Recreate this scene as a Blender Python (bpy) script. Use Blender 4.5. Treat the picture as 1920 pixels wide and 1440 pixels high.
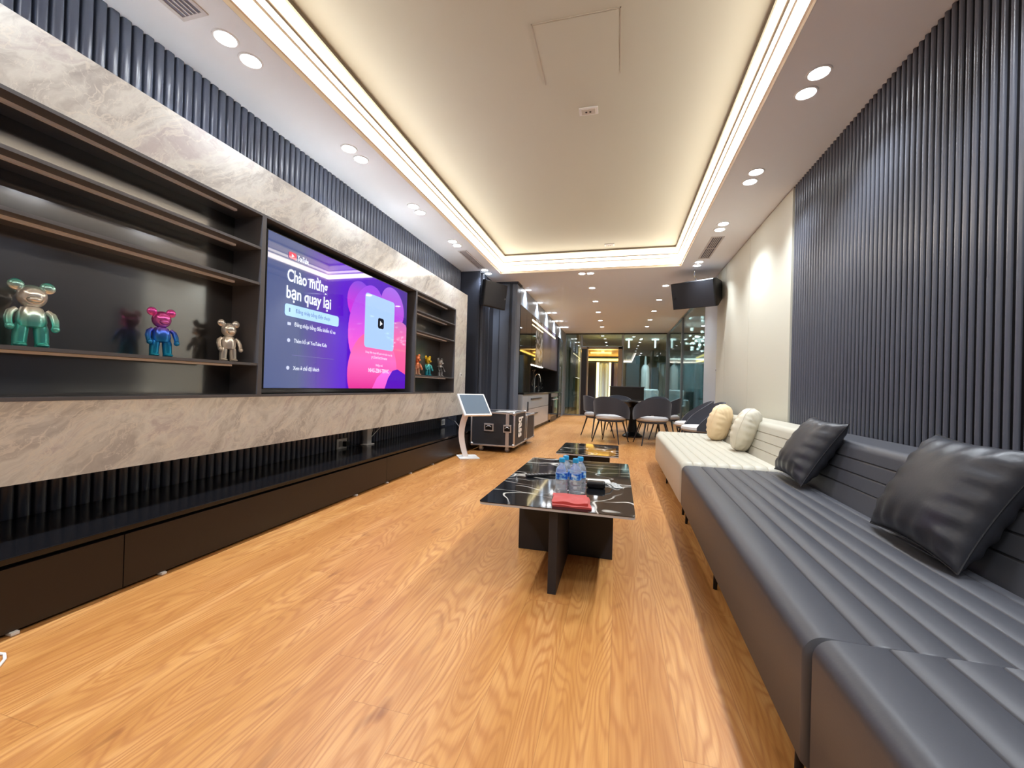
import bpy, bmesh, math, random
from mathutils import Vector, Matrix
random.seed(7)
for o in list(bpy.data.objects): bpy.data.objects.remove(o)
S = bpy.context.scene
C = S.collection
PI = math.pi
sin, cos = math.sin, math.cos

# ------------------------------------------------------------------ camera
CAM_H = 0.95
yaw, pitch, roll, FPX = .254, .00625, .0285, 768.0
fw = Vector((-sin(yaw)*cos(pitch), cos(yaw)*cos(pitch), sin(pitch)))
rt = Vector((cos(yaw), sin(yaw), 0)); up = rt.cross(fw)
r2 = rt*cos(roll)+up*sin(roll); u2 = up*cos(roll)-rt*sin(roll)
cd = bpy.data.cameras.new('camera'); cam = bpy.data.objects.new('camera', cd); C.objects.link(cam)
cd.sensor_fit = 'HORIZONTAL'; cd.sensor_width = 36; cd.lens = 36*FPX/1920; cd.clip_start = .03; cd.clip_end = 200
M = Matrix((r2, u2, -fw)).transposed().to_4x4(); M.translation = Vector((0, 0, CAM_H)); cam.matrix_world = M
S.camera = cam
# ------------------------------------------------------------------ world, exposure
S.view_settings.view_transform = 'Standard'; S.view_settings.look = 'None'
S.view_settings.gamma = 1; S.view_settings.use_curve_mapping = False
S.view_settings.exposure = 0.6
w = bpy.data.worlds.new('world'); S.world = w; w.use_nodes = True
w.node_tree.nodes['Background'].inputs[0].default_value = (.55, .6, .7, 1)
w.node_tree.nodes['Background'].inputs[1].default_value = .35
COOL = (.85, .925, 1.0)
WARM = (1.0, .83, .62)
DOWN_W, COVE, COVE2 = 46.0, 8.0, 4.5

# ------------------------------------------------------------------ helpers
def lin(c):
    return tuple(((v/255)/12.92 if v/255 <= .04045 else ((v/255+.055)/1.055)**2.4) for v in c)
class N:
    """small node-tree helper"""
    def __init__(s, m): s.t = m.node_tree; s.n = s.t.nodes; s.l = s.t.links
    def new(s, typ, ins=None, **kw):
        n = s.n.new(typ)
        for k, v in kw.items(): setattr(n, k, v)
        for k, v in (ins or {}).items():
            if isinstance(v, bpy.types.NodeSocket): s.l.new(v, n.inputs[k])
            else: n.inputs[k].default_value = v
        return n
    def math(s, op, a, b=None, c=None):
        ins = {0: a}
        if b is not None: ins[1] = b
        if c is not None: ins[2] = c
        return s.new('ShaderNodeMath', ins, operation=op).outputs[0]
    def ramp(s, f, stops, interp='LINEAR'):
        n = s.new('ShaderNodeValToRGB', {0: f}); e = n.color_ramp.elements; n.color_ramp.interpolation = interp
        while len(e) > 1: e.remove(e[-1])
        e[0].position = stops[0][0]; e[0].color = (*lin(stops[0][1]), 1)
        for p, c in stops[1:]:
            k = e.new(p); k.color = (*lin(c), 1)
        return n.outputs[0]
    def mix(s, f, a, b, mode='MIX'):
        n = s.new('ShaderNodeMix', data_type='RGBA', blend_type=mode)
        for i, v in ((0, f), (6, a), (7, b)):
            if isinstance(v, bpy.types.NodeSocket): s.l.new(v, n.inputs[i])
            else: n.inputs[i].default_value = v if i == 0 else (*v, 1)
        return n.outputs[2]
    def noise(s, vec, scale, detail=4, rough=.5, dist=0, out=0):
        return s.new('ShaderNodeTexNoise', {'Vector': vec, 'Scale': scale, 'Detail': detail, 'Roughness': rough, 'Distortion': dist}).outputs[out]
    def mapping(s, vec, sc=(1, 1, 1), rot=(0, 0, 0), loc=(0, 0, 0)):
        return s.new('ShaderNodeMapping', {0: vec, 1: loc, 2: rot, 3: sc}).outputs[0]
    def obj(s): return s.new('ShaderNodeTexCoord').outputs['Object']
MATS = {}
def mat(name, col=None, rough=.5, metal=0, spec=.5, emit=None, es=0, coat=0, trans=0, ior=1.45, sheen=0, bump=None):
    if name in MATS: return MATS[name]
    m = bpy.data.materials.new(name); m.use_nodes = True
    b = m.node_tree.nodes['Principled BSDF']
    if col: b.inputs['Base Color'].default_value = (*lin(col), 1)
    b.inputs['Roughness'].default_value = rough; b.inputs['Metallic'].default_value = metal
    b.inputs['Specular IOR Level'].default_value = spec; b.inputs['IOR'].default_value = ior
    b.inputs['Coat Weight'].default_value = coat; b.inputs['Coat Roughness'].default_value = .12
    b.inputs['Transmission Weight'].default_value = trans
    b.inputs['Sheen Weight'].default_value = sheen
    if emit: b.inputs['Emission Color'].default_value = (*lin(emit), 1); b.inputs['Emission Strength'].default_value = es
    if bump:
        q = N(m); sc, st, dist = bump
        h = q.noise(q.obj(), sc, 4)
        bn = q.new('ShaderNodeBump', {'Height': h, 'Strength': st, 'Distance': dist}); q.l.new(bn.outputs[0], b.inputs['Normal'])
    MATS[name] = m; return m
def bsdf(m): return m.node_tree.nodes['Principled BSDF']

class MB:
    def __init__(s): s.b = bmesh.new()
    def box(s, x0, x1, y0, y1, z0, z1, bev=0, seg=2):
        v = [s.b.verts.new(p) for p in ((x0,y0,z0),(x1,y0,z0),(x1,y1,z0),(x0,y1,z0),(x0,y0,z1),(x1,y0,z1),(x1,y1,z1),(x0,y1,z1))]
        fs = [s.b.faces.new([v[i] for i in q]) for q in ((3,2,1,0),(4,5,6,7),(0,1,5,4),(1,2,6,5),(2,3,7,6),(3,0,4,7))]
        if bev:
            es = list({e for f in fs for e in f.edges})
            bmesh.ops.bevel(s.b, geom=es, offset=bev, segments=seg, profile=.5, affect='EDGES')
        return s
    def tube(s, pts, r, n=10, cap=True):
        pts = [Vector(p) for p in pts]; rs = r if isinstance(r, (list, tuple)) else [r]*len(pts)
        rings = []; prev = None
        for i, p in enumerate(pts):
            d = (pts[min(i+1, len(pts)-1)]-pts[max(i-1, 0)]).normalized()
            a = prev if prev else (Vector((0, 0, 1)) if abs(d.z) < .9 else Vector((1, 0, 0)))
            u = a-d*a.dot(d); u.normalize(); v = d.cross(u); prev = u
            rings.append([s.b.verts.new(p+(u*cos(2*PI*k/n)+v*sin(2*PI*k/n))*rs[i]) for k in range(n)])
        for a, b in zip(rings, rings[1:]):
            for k in range(n): s.b.faces.new((a[k], a[(k+1) % n], b[(k+1) % n], b[k]))
        if cap: s.b.faces.new(rings[0][::-1]); s.b.faces.new(rings[-1])
        return s
    def lathe(s, prof, c=(0, 0, 0), n=24, axis='z', sx=1, sy=1):
        rings = []
        for r, z in prof:
            ring = []
            for k in range(n):
                a = 2*PI*k/n
                p = (r*cos(a)*sx, r*sin(a)*sy, z) if axis == 'z' else (z, r*cos(a), r*sin(a)) if axis == 'x' else (r*sin(a), z, r*cos(a))
                ring.append(s.b.verts.new(Vector(p)+Vector(c)))
            rings.append(ring)
        for a, b in zip(rings, rings[1:]):
            for k in range(n): s.b.faces.new((a[k], a[(k+1) % n], b[(k+1) % n], b[k]))
        s.b.faces.new(rings[0][::-1]); s.b.faces.new(rings[-1])
        return s
    def ell(s, c, r, n=16, m=10, rot=None):
        R = rot or Matrix.Identity(3)
        rings = []
        for i in range(1, m):
            t = PI*i/m
            rings.append([s.b.verts.new(Vector(c)+R@Vector((r[0]*sin(t)*cos(2*PI*k/n), r[1]*sin(t)*sin(2*PI*k/n), -r[2]*cos(t)))) for k in range(n)])
        bo = s.b.verts.new(Vector(c)+R@Vector((0, 0, -r[2]))); to = s.b.verts.new(Vector(c)+R@Vector((0, 0, r[2])))
        for a, b in zip(rings, rings[1:]):
            for k in range(n): s.b.faces.new((a[k], a[(k+1) % n], b[(k+1) % n], b[k]))
        for k in range(n):
            s.b.faces.new((bo, rings[0][(k+1) % n], rings[0][k])); s.b.faces.new((to, rings[-1][k], rings[-1][(k+1) % n]))
        return s
    def prism(s, poly, axis, a, b):
        """poly in the plane across axis, extruded from a to b"""
        def P(u, v, w):
            return {'x': (w, u, v), 'y': (u, w, v), 'z': (u, v, w)}[axis]
        A = [s.b.verts.new(P(u, v, a)) for u, v in poly]; B = [s.b.verts.new(P(u, v, b)) for u, v in poly]
        n = len(poly)
        for k in range(n): s.b.faces.new((A[k], A[(k+1) % n], B[(k+1) % n], B[k]))
        s.b.faces.new(A[::-1]); s.b.faces.new(B)
        return s
    def grid(s, fn, nu, nv, closed_u=False):
        V = [[s.b.verts.new(fn(i/nu, j/nv)) for j in range(nv+1)] for i in range(nu if closed_u else nu+1)]
        for i in range(nu):
            a = V[i]; b = V[(i+1) % len(V)]
            for j in range(nv): s.b.faces.new((a[j], b[j], b[j+1], a[j+1]))
        return s
    def xf(s, Mx):
        bmesh.ops.transform(s.b, matrix=Mx, verts=s.b.verts); return s
def wloc(o):
    v = Vector((0, 0, 0))
    while o: v += o.location; o = o.parent
    return v
def obj(name, mb, m, parent=None, smooth=True, ang=38, local=False, label=None):
    b = mb.b
    if parent and not local: bmesh.ops.translate(b, vec=-wloc(parent), verts=b.verts)
    bmesh.ops.recalc_face_normals(b, faces=b.faces)
    for f in b.faces: f.smooth = smooth
    if smooth:
        for e in b.edges:
            if len(e.link_faces) == 2 and e.calc_face_angle(0) > math.radians(ang): e.smooth = False
    me = bpy.data.meshes.new(name); b.to_mesh(me); b.free()
    for mm in (m if isinstance(m, (list, tuple)) else [m]): me.materials.append(mm)
    o = bpy.data.objects.new(name, me); C.objects.link(o)
    if parent: o.parent = parent
    if label: o['label'] = label
    if smooth and len(me.vertices) < 400:
        wn = o.modifiers.new('even_normals', 'WEIGHTED_NORMAL'); wn.keep_sharp = True; wn.weight = 80
    return o
def thing(name, label, cat, loc=(0, 0, 0), group=None):
    o = bpy.data.objects.new(name, None); C.objects.link(o); o.location = loc; o.empty_display_size = .05
    o['label'] = label; o['category'] = cat
    if group: o['group'] = group
    return o
def tag(o, label, cat, group=None):
    o['label'] = label; o['category'] = cat
    if group: o['group'] = group
    return o
def struct(name, mb, m, parent=None, **k):
    o = obj(name, mb, m, parent, **k); o['kind'] = 'structure'; return o
def copy_tree(o, parent=None):
    c = o.copy(); C.objects.link(c)
    if parent: c.parent = parent; c.matrix_parent_inverse = o.matrix_parent_inverse.copy()
    for ch in list(o.children): copy_tree(ch, c)
    return c

# ------------------------------------------------------------------ materials
def m_floor():
    m = mat('oak_planks', rough=.3); q = N(m); p = q.obj()
    sx = q.new('ShaderNodeSeparateXYZ', {0: p}); X, Y = sx.outputs[0], sx.outputs[1]
    PW, PL = .185, 1.25
    u = q.math('DIVIDE', X, PW); row = q.math('FLOOR', u)
    off = q.new('ShaderNodeTexWhiteNoise', {1: row}, noise_dimensions='1D').outputs[0]
    v = q.math('ADD', q.math('DIVIDE', Y, PL), q.math('MULTIPLY', off, 7.3)); colr = q.math('FLOOR', v)
    idv = q.new('ShaderNodeCombineXYZ', {0: row, 1: colr}).outputs[0]
    rnd = q.new('ShaderNodeTexWhiteNoise', {0: idv}, noise_dimensions='2D').outputs[0]
    # grain: contours of a stretched noise give the cathedral figure
    gp = q.new('ShaderNodeCombineXYZ', {0: q.math('MULTIPLY', X, 6.0), 1: q.math('MULTIPLY', Y, .85), 2: q.math('MULTIPLY', rnd, 37)}).outputs[0]
    nz = q.noise(gp, 1.0, 2.0, .42, .25)
    rings = q.math('SINE', q.math('MULTIPLY', q.math('MULTIPLY_ADD', q.noise(q.mapping(p, (60, 3, 1)), 1.0, 2, .5), .012, nz), 170.0))
    rings = q.math('POWER', q.math('MULTIPLY_ADD', rings, .5, .5), 2.0)
    fp = q.mapping(p, (120, 3.5, 1)); fine = q.ramp(q.noise(fp, 1.0, 3, .6), [(.35, (0, 0, 0)), (.6, (255, 255, 255))])
    bp = q.mapping(p, (9, 1.1, 1)); blot = q.noise(bp, 1.0, 3, .6)
    kp = q.mapping(p, (10, 3.2, 1)); knot = q.noise(kp, 1.3, 2, .5)
    base = q.ramp(blot, [(.25, (176, 122, 64)), (.5, (196, 144, 84)), (.75, (214, 166, 108))])
    tone = q.ramp(rnd, [(0, (240, 230, 222)), (1, (255, 252, 248))])
    base = q.mix(1.0, base, tone, 'MULTIPLY')
    base = q.mix(q.math('MULTIPLY', rings, q.math('MULTIPLY_ADD', blot, .85, .0)), base, lin((150, 86, 38)))
    base = q.mix(q.math('MULTIPLY', q.math('SUBTRACT', 1.0, fine), .34), base, lin((150, 88, 40)))
    kk = q.math('MULTIPLY', q.new('ShaderNodeMapRange', {0: knot, 1: .66, 2: .78}).outputs[0], .6)
    base = q.mix(kk, base, lin((112, 58, 26)))
    fu = q.math('FRACT', u); fv = q.math('FRACT', v)
    e1 = q.math('LESS_THAN', q.math('MINIMUM', fu, q.math('SUBTRACT', 1.0, fu)), .006)
    e2 = q.math('LESS_THAN', q.math('MINIMUM', fv, q.math('SUBTRACT', 1.0, fv)), .0009)
    edge = q.math('MAXIMUM', e1, e2)
    base = q.mix(q.math('MULTIPLY', edge, .32), base, lin((110, 66, 34)))
    q.l.new(base, bsdf(m).inputs['Base Color'])
    rg = q.math('MULTIPLY_ADD', rings, .06, .33); q.l.new(rg, bsdf(m).inputs['Roughness'])
    h = q.math('SUBTRACT', q.math('MULTIPLY', rings, -.15), edge)
    bn = q.new('ShaderNodeBump', {'Height': h, 'Strength': .12, 'Distance': .002}); q.l.new(bn.outputs[0], bsdf(m).inputs['Normal'])
    return m
def m_marble():
    m = mat('grey_beige_marble', rough=.12); q = N(m); p = q.obj()
    rp = q.mapping(p, (1, 1, 1), (.85, 0, 0)); sp = q.mapping(rp, (1, 2.6, .8))
    wv = q.noise(p, 2.2, 4, .55, 0, 1)
    wp = q.new('ShaderNodeVectorMath', {0: sp, 1: q.new('ShaderNodeVectorMath', {0: wv, 1: (.55, .55, .55)}, operation='MULTIPLY').outputs[0]}, operation='ADD').outputs[0]
    a = q.noise(wp, 2.1, 7, .66, .7)
    base = q.ramp(a, [(.28, (170, 166, 168)), (.42, (206, 205, 203)), (.52, (234, 235, 232)), (.64, (206, 200, 203)), (.78, (238, 239, 237))])
    n1 = q.noise(wp, 3.2, 5, .6, .9)
    v1 = q.new('ShaderNodeMapRange', {0: q.math('ABSOLUTE', q.math('SUBTRACT', n1, .5)), 1: 0.0, 2: .030, 3: .8, 4: 0}).outputs[0]
    n2 = q.noise(q.mapping(p, (1, 1, 1), (0, 0, 0), (5, 3, 1)), 5.0, 5, .6, 1.6)
    v2 = q.new('ShaderNodeMapRange', {0: q.math('ABSOLUTE', q.math('SUBTRACT', n2, .52)), 1: 0.0, 2: .012, 3: .6, 4: 0}).outputs[0]
    base = q.mix(v1, base, lin((240, 237, 230))); base = q.mix(v2, base, lin((248, 246, 240)))
    cl = q.noise(p, 9, 4, .6); base = q.mix(q.math('MULTIPLY', cl, .35), base, lin((158, 150, 146)))
    q.l.new(base, bsdf(m).inputs['Base Color']); return m
def m_blackmarble(name='black_marble', sc=1.0, warp=.16):
    m = mat(name, rough=.06, spec=.6); q = N(m); p = q.obj()
    wv = q.noise(p, 2.0*sc, 3, .5, 0, 1)
    wp = q.new('ShaderNodeVectorMath', {0: p, 1: q.new('ShaderNodeVectorMath', {0: wv, 1: (warp,)*3}, operation='MULTIPLY').outputs[0]}, operation='ADD').outputs[0]
    out = lin((17, 18, 21))
    base = q.mix(q.noise(p, 6, 3), lin((12, 13, 15)), lin((30, 31, 34)))
    for ro, off, wd, s2 in ((.5, 0, .010, 1.3), (-.9, 3.1, .0065, 1.7), (1.3, 7.7, .007, 1.5)):
        mp = q.mapping(wp, (1*sc, 2.2*sc, 1*sc), (0, 0, ro), (off, off*.7, 0))
        n = q.noise(mp, s2, 1.2, .4, .2)
        v = q.new('ShaderNodeMapRange', {0: q.math('ABSOLUTE', q.math('SUBTRACT', n, .5)), 1: 0.0, 2: wd, 3: 1, 4: 0}).outputs[0]
        br = q.new('ShaderNodeMapRange', {0: q.noise(p, 3.1*sc, 2), 1: .38, 2: .52}).outputs[0]
        base = q.mix(q.math('MULTIPLY', v, br), base, lin((225, 222, 214)))
    q.l.new(base, bsdf(m).inputs['Base Color']); return m
def m_glass(name='clear_glass', tint=(205, 222, 222), base=.05, k=1.6):
    m = bpy.data.materials.new(name); m.use_nodes = True; q = N(m); q.n.clear()
    out = q.new('ShaderNodeOutputMaterial')
    fr = q.new('ShaderNodeFresnel', {0: 1.5}).outputs[0]
    tr = q.new('ShaderNodeBsdfTransparent', {0: (*lin(tint), 1)}); gl = q.new('ShaderNodeBsdfGlossy', {0: (1, 1, 1, 1), 'Roughness': .015})
    f = q.math('MINIMUM', q.math('MULTIPLY_ADD', fr, k, base), 1.0)
    mx = q.new('ShaderNodeMixShader', {0: f, 1: tr.outputs[0], 2: gl.outputs[0]}); q.l.new(mx.outputs[0], out.inputs[0]); return m
FLOOR = m_floor(); MARBLE = m_marble(); BMARB = m_blackmarble(); GLASS = m_glass()
BMARB2 = m_blackmarble('splashback_marble', .8, .5)
CEIL = mat('ceiling_paint', (240, 242, 246), .85)
SLATL = mat('dark_slat_left', (68, 75, 92), .27, 0, 1.0, bump=(30, .05, .003))
SLATR = mat('dark_slat_right', (86, 89, 100), .27, 0, 1.0)
BACKD = mat('black_backing', (12, 12, 16), .7, spec=.2)
BEIGE = mat('cream_wall_panel', (208, 206, 192), .6, spec=.3)
BLUEG = mat('pale_grey_panel', (205, 210, 216), .35)
DARKW = mat('charcoal_laminate', (54, 58, 70), .42)
DARKP = mat('charcoal_panel_light', (84, 88, 100), .4)
NICHE = mat('black_satin_panel', (40, 39, 39), .3, 0, 1.0, coat=1)
bsdf(NICHE).inputs['Coat Roughness'].default_value = .11; bsdf(NICHE).inputs['Coat IOR'].default_value = 2.4
NFRAME = mat('graphite_edge', (92, 92, 98), .4)
UNLIT = mat('light_strip_diffuser', (244, 246, 255), .25, 0, 1.0)
CABF = mat('dark_brown_laminate', (34, 28, 28), .32)
CABT = mat('black_gloss_top', (20, 20, 23), .14)
WHITE = mat('white_plastic', (232, 232, 232), .35)
CHROME = mat('chrome', (220, 222, 226), .1, 1)
ALU = mat('aluminium', (205, 205, 210), .35, .85)
BLACKM = mat('black_metal', (16, 16, 18), .35, .3)
BLACKP = mat('black_plastic', (22, 22, 25), .4)
LEATHB = mat('black_leather', (71, 72, 78), .42, 0, .5, bump=(180, .08, .002))
LEATHW = mat('cream_leather', (192, 187, 172), .45, 0, .4, bump=(180, .06, .002))
STITB = mat('dark_seam', (30, 31, 36), .6)

# ------------------------------------------------------------------ room shell
HC, HT = 2.9, 3.2
XL, XR = -2.65, 1.56
YB, YF = -2.6, 14.65
struct('floor', MB().box(-3.2, 6.2, YB-.1, 22.2, -.1, 0), FLOOR)
TX0, TX1, TY0, TY1 = -2.03, .90, -1.4, 6.815
c = MB()
c.box(-3.2, TX0, YB-.1, YF+.1, HC, HC+.1); c.box(TX1, XR+.1, YB-.1, YF+.1, HC, HC+.1)
c.box(TX0, TX1, YB-.1, TY0, HC, HC+.1); c.box(TX0, TX1, TY1, YF+.1, HC, HC+.1)
struct('ceiling', c, CEIL)
TRAY = mat('ceiling_paint_dimmed', (208, 208, 194), .85)  # soffit paint again, darkened in colour so the recess looks dimmer
struct('ceiling', MB().box(TX0-.1, TX1+.1, TY0-.1, TY1+.1, HT, HT+.08), TRAY)
# the stepped cove moulding round the raised tray: profile (inset, z)
def cove(prof):
    mb = MB(); rings = []
    for d, z in prof:
        d += .002
        rings.append([mb.b.verts.new(p) for p in ((TX0+d, TY0+d, z), (TX1-d, TY0+d, z), (TX1-d, TY1-d, z), (TX0+d, TY1-d, z))])
    for a, b in zip(rings, rings[1:]):
        for k in range(4): mb.b.faces.new((a[k], a[(k+1) % 4], b[(k+1) % 4], b[k]))
    return mb
MOULD = mat('cove_moulding', (236, 222, 204), .7)
GROOVE = mat('cove_groove', (120, 108, 92), .8)
LED1 = mat('cove_led_strip', (255, 240, 220), .6, emit=(255, 244, 228), es=COVE)
LED2 = mat('cove_led_strip_upper', (255, 240, 220), .6, emit=(255, 244, 228), es=COVE2)
def side_out(parent):
    return parent
t1 = struct('trim_1', cove([(0, 2.90), (0, 2.932), (.012, 2.936)]), MOULD, smooth=False)
cove_t = thing('cove_light', 'warm white light strip running round the raised ceiling recess', 'strip light', (0, 0, 2.93))
obj('light_strip', cove([(.012, 2.936), (.024, 3.015)]), LED1, cove_t, smooth=False)
obj('light_strip', cove([(.046, 3.035), (.054, 3.075)]), LED2, cove_t, smooth=False)
struct('trim_2', cove([(.024, 3.015), (.040, 3.020), (.046, 3.035)]), MOULD, smooth=False)
struct('trim_3', cove([(.054, 3.075), (.060, 3.078), (.060, 3.084)]), GROOVE, smooth=False)
obj('light_strip', cove([(.066, 3.088), (.088, 3.165)]), mat('moulding_painted_glow', (255, 240, 220), .6, emit=(255, 236, 206), es=.85), cove_t, smooth=False)  # moulding band, not a lamp: its lit look is put in as emission
struct('trim_4', cove([(.060, 3.084), (.066, 3.088)]), MOULD, smooth=False)
struct('trim_5', cove([(.094, 3.176), (.100, 3.180), (.100, 3.2)]), GROOVE, smooth=False)

struct('wall_left', MB().box(XL-.14, XL-.04, YB, 6.58, 0, HC), BACKD)
sl = MB(); y = YB+.03
while y < 6.55:
    pts = [(XL-.04, y), (XL-.012, y), (XL-.003, y+.004), (XL, y+.012), (XL, y+.034), (XL-.003, y+.042), (XL-.012, y+.046), (XL-.04, y+.046)]
    sl.prism(pts, 'z', 0, HC); y += .0563
struct('trim_6', sl, SLATL, ang=60)
struct('wall_right', MB().box(XR, XR+.1, YB, 4.36, 0, HC), BACKD)
sl = MB(); y = YB+.03
while y < 4.33:
    n = 7; pts = [(XR+.002, y)]+[(XR-.001-.013*sin(PI*k/n)**.8, y+.0110-.0110*cos(PI*k/n)) for k in range(n+1)]+[(XR+.002, y+.022)]
    sl.prism(pts, 'z', 0, HC); y += .0462
struct('trim_7', sl, SLATR, ang=70)
wr = MB()
for a, b in ((4.36, 5.632), (5.638, 6.797), (6.803, 7.33)): wr.box(XR-.02, XR+.1, a, b, 0, HC-.012)
struct('wall_right', wr, BEIGE, smooth=False)
struct('wall_right', MB().box(XR-.02, XR+.1, 7.336, 8.32, 0, HC-.012), BLUEG)
struct('trim_8', MB().box(XR-.01, XR+.02, 4.36, 8.32, HC-.012, HC).box(XR, XR+.02, 5.632, 5.638, 0, HC).box(XR, XR+.02, 6.797, 6.803, 0, HC), GROOVE)
struct('wall_back', MB().box(-3.2, XR+.1, YB-.1, YB, 0, HC), mat('rear_wall_paint', (196, 190, 182), .6))
# dark block, recess and wardrobe front left of the kitchen
struct('wall_block', MB().box(-3.1, -2.345, 6.58, 6.72, 0, HC), DARKW)
blk = MB().box(-3.1, -2.32, 6.72, 7.38, 0, HC).box(-2.345, -2.325, 6.585, 6.60, 0, HC)
struct('wall_recess', blk, DARKW)
g = MB()
for yy in (6.9, 7.1): g.box(-2.325, -2.312, yy, yy+.012, 0, HC)
g.box(-2.34, -2.30, 6.70, 6.725, 0, HC)
struct('trim_9', g, DARKP)
col = MB().box(-2.33, -1.90, 7.38, 7.66, 0, HC-.02, .0).box(-1.97, -1.86, 7.36, 7.67, 0, HC-.02, .03, 4)
struct('wall_column', col, mat('blue_grey_panel', (98, 106, 122), .38))
g = MB().box(-2.335, -1.84, 7.345, 7.68, HC-.03, HC)
for xx in (-2.20, -2.005, -1.985): g.box(xx, xx+.01, 7.365, 7.385, 0, HC-.03)
struct('trim_10', g, DARKW)
KX = -1.86
WB = mat('kitchen_wall_paint', (150, 160, 172), .4)
struct('wall_left', MB().box(-3.1, KX, 7.66, YF, 2.54, HC).box(-3.1, -2.32, 7.66, YF, 0, 2.54).box(-2.32, KX, 13.55, YF, 0, 2.54), WB)

# ------------------------------------------------------------------ downlights
RING = mat('downlight_rim', (240, 240, 240), .4)
DISC = mat('downlight_disc', (255, 255, 255), .5, emit=(245, 250, 255), es=22)
def spot_data(w, cone=118, blend=.75, colr=COOL, r=.045):
    l = bpy.data.lights.new('downlight_lamp', 'SPOT'); l.energy = w; l.spot_size = math.radians(cone); l.spot_blend = blend
    l.color = colr; l.shadow_soft_size = r; return l
SD = spot_data(DOWN_W); SDB = spot_data(DOWN_W*1.15, 116)
def make_dl(x, y, label, group, ld=SD, s=1.0, proto=[None]):
    if proto[0] is None:
        t = thing('downlight', label, 'ceiling light', (0, 0, HC), group)
        obj('rim', MB().lathe([(.052, -.001), (.056, -.006), (.066, -.006), (.068, .0), (.060, .004)], (0, 0, HC), 28), RING, t)
        obj('lamp_disc', MB().lathe([(.054, .001), (.0535, -.003), (.03, -.004)], (0, 0, HC), 28), DISC, t)
        proto[0] = t
    else:
        t = copy_tree(proto[0]); t['label'] = label; t['group'] = group
    t.location = (x, y, HC)
    lo = next((o for o in t.children if o.type == 'LIGHT'), None)
    if lo is None: lo = bpy.data.objects.new('lamp', ld); C.objects.link(lo); lo.parent = t; lo.location = (0, 0, -.012)
    lo.data = ld
ORD = ['nearest', 'second', 'third', 'fourth', 'fifth']
for i, yc in enumerate((1.918, 3.03, 4.138, 5.241, 6.645)):
    for k, d in enumerate((-.083, .083)):
        if i == 4: d *= 1.3
        make_dl(-2.231, yc+d, 'round white downlight, %s of the %s pair over the media wall' % (('near one', 'far one')[k], ORD[i]), 'downlights over the media wall')
for i, yc in enumerate((2.927, 4.093, 5.255, 6.72)):
    for k, d in enumerate((-.088, .088)):
        make_dl(1.125, yc+d, 'round white downlight, %s of the %s pair over the sofas' % (('near one', 'far one')[k], ORD[i]), 'downlights over the sofas')
for yc in (.81, -.3, -1.4):
    for d in (-.083, .083): make_dl(-2.231, yc+d, 'round white downlight over the media wall, %s of the pair at %s' % ('near' if d < 0 else 'far', {.81: 'the viewer', -.3: 'the viewer\'s back', -1.4: 'the rear wall'}[yc]), 'downlights over the media wall')
for yc in (1.76, .6, -.56):
    for d in (-.088, .088): make_dl(1.125, yc+d, 'round white downlight over the sofas, %s of the pair at %s' % ('near' if d < 0 else 'far', {1.76: 'the near black sofa joint', .6: 'the nearest sofa section', -.56: 'the rear wall'}[yc]), 'downlights over the sofas')
for x, wd in ((-.648, 'left'), (-.504, 'right')):
    make_dl(x, 7.0, 'round white downlight, %s one of the twin right behind the ceiling recess' % wd, 'twin downlights behind the recess', SDB)
for i, yc in enumerate((8.02, 9.27, 10.57, 11.87, 13.1)):
    make_dl(-.54, yc, 'round white downlight, %s from the recess in the row left of the dining table' % ORD[i], 'left row of dining downlights', SDB)
    make_dl(.80, yc, 'round white downlight, %s from the recess in the row over the dining table side' % ORD[i], 'right row of dining downlights', SDB)
    make_dl(-1.80, yc, 'round white downlight, %s from the dark column over the kitchen units' % ORD[i], 'downlights along the kitchen', SDB)
    if i > 1: make_dl(-1.66, yc, 'round white downlight, %s from the dark column, outer one beside the kitchen row' % ORD[i], 'outer downlights along the kitchen', SDB)

# ------------------------------------------------------------------ ceiling vents, hatch, detectors
VENT = mat('vent_white', (206, 200, 198), .5); VDARK = mat('vent_shadow', (96, 92, 104), .7)
def vent(x0, x1, y0, y1, label):
    t = thing('air_vent', label, 'air vent', ((x0+x1)/2, (y0+y1)/2, HC), 'linear air vents in the ceiling')
    f = MB(); b = .022
    f.box(x0-b, x0, y0-b, y1+b, HC-.007, HC+.002).box(x1, x1+b, y0-b, y1+b, HC-.007, HC+.002).box(x0, x1, y0-b, y0, HC-.007, HC+.002).box(x0, x1, y1, y1+b, HC-.007, HC+.002)
    obj('frame', f, VENT, t)
    obj('backing', MB().box(x0, x1, y0, y1, HC-.0015, HC+.002), VDARK, t)
    s = MB(); n = 5
    for k in range(1, n): xx = x0+(x1-x0)*k/n; s.box(xx-.004, xx+.004, y0, y1, HC-.006, HC-.001)
    s.box(x0, x1, (y0+y1)/2-.006, (y0+y1)/2+.006, HC-.006, HC-.001)
    obj('slat', s, VENT, t)
vent(-2.33, -2.20, .75, 1.67, 'linear ceiling vent beside the nearest downlights over the media wall')
vent(-2.29, -2.20, 5.56, 6.42, 'linear ceiling vent near the left hanging speaker')
vent(1.105, 1.215, 5.60, 6.44, 'linear dark ceiling vent near the right hanging speaker')
HM = mat('hatch_seam', (196, 190, 178), .7)
ha = thing('ceiling_hatch', 'square access hatch outlined in the raised ceiling', 'hatch', (-.31, 2.72, HT))
obj('hatch_panel', MB().box(-.575, -.05, 2.47, 2.97, HT-.0025, HT), TRAY, ha)
h = MB(); h.box(-.583, -.577, 2.46, 2.98, HT-.004, HT).box(-.048, -.042, 2.46, 2.98, HT-.004, HT).box(-.583, -.042, 2.46, 2.466, HT-.004, HT)
obj('frame', h, HM, ha)
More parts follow.
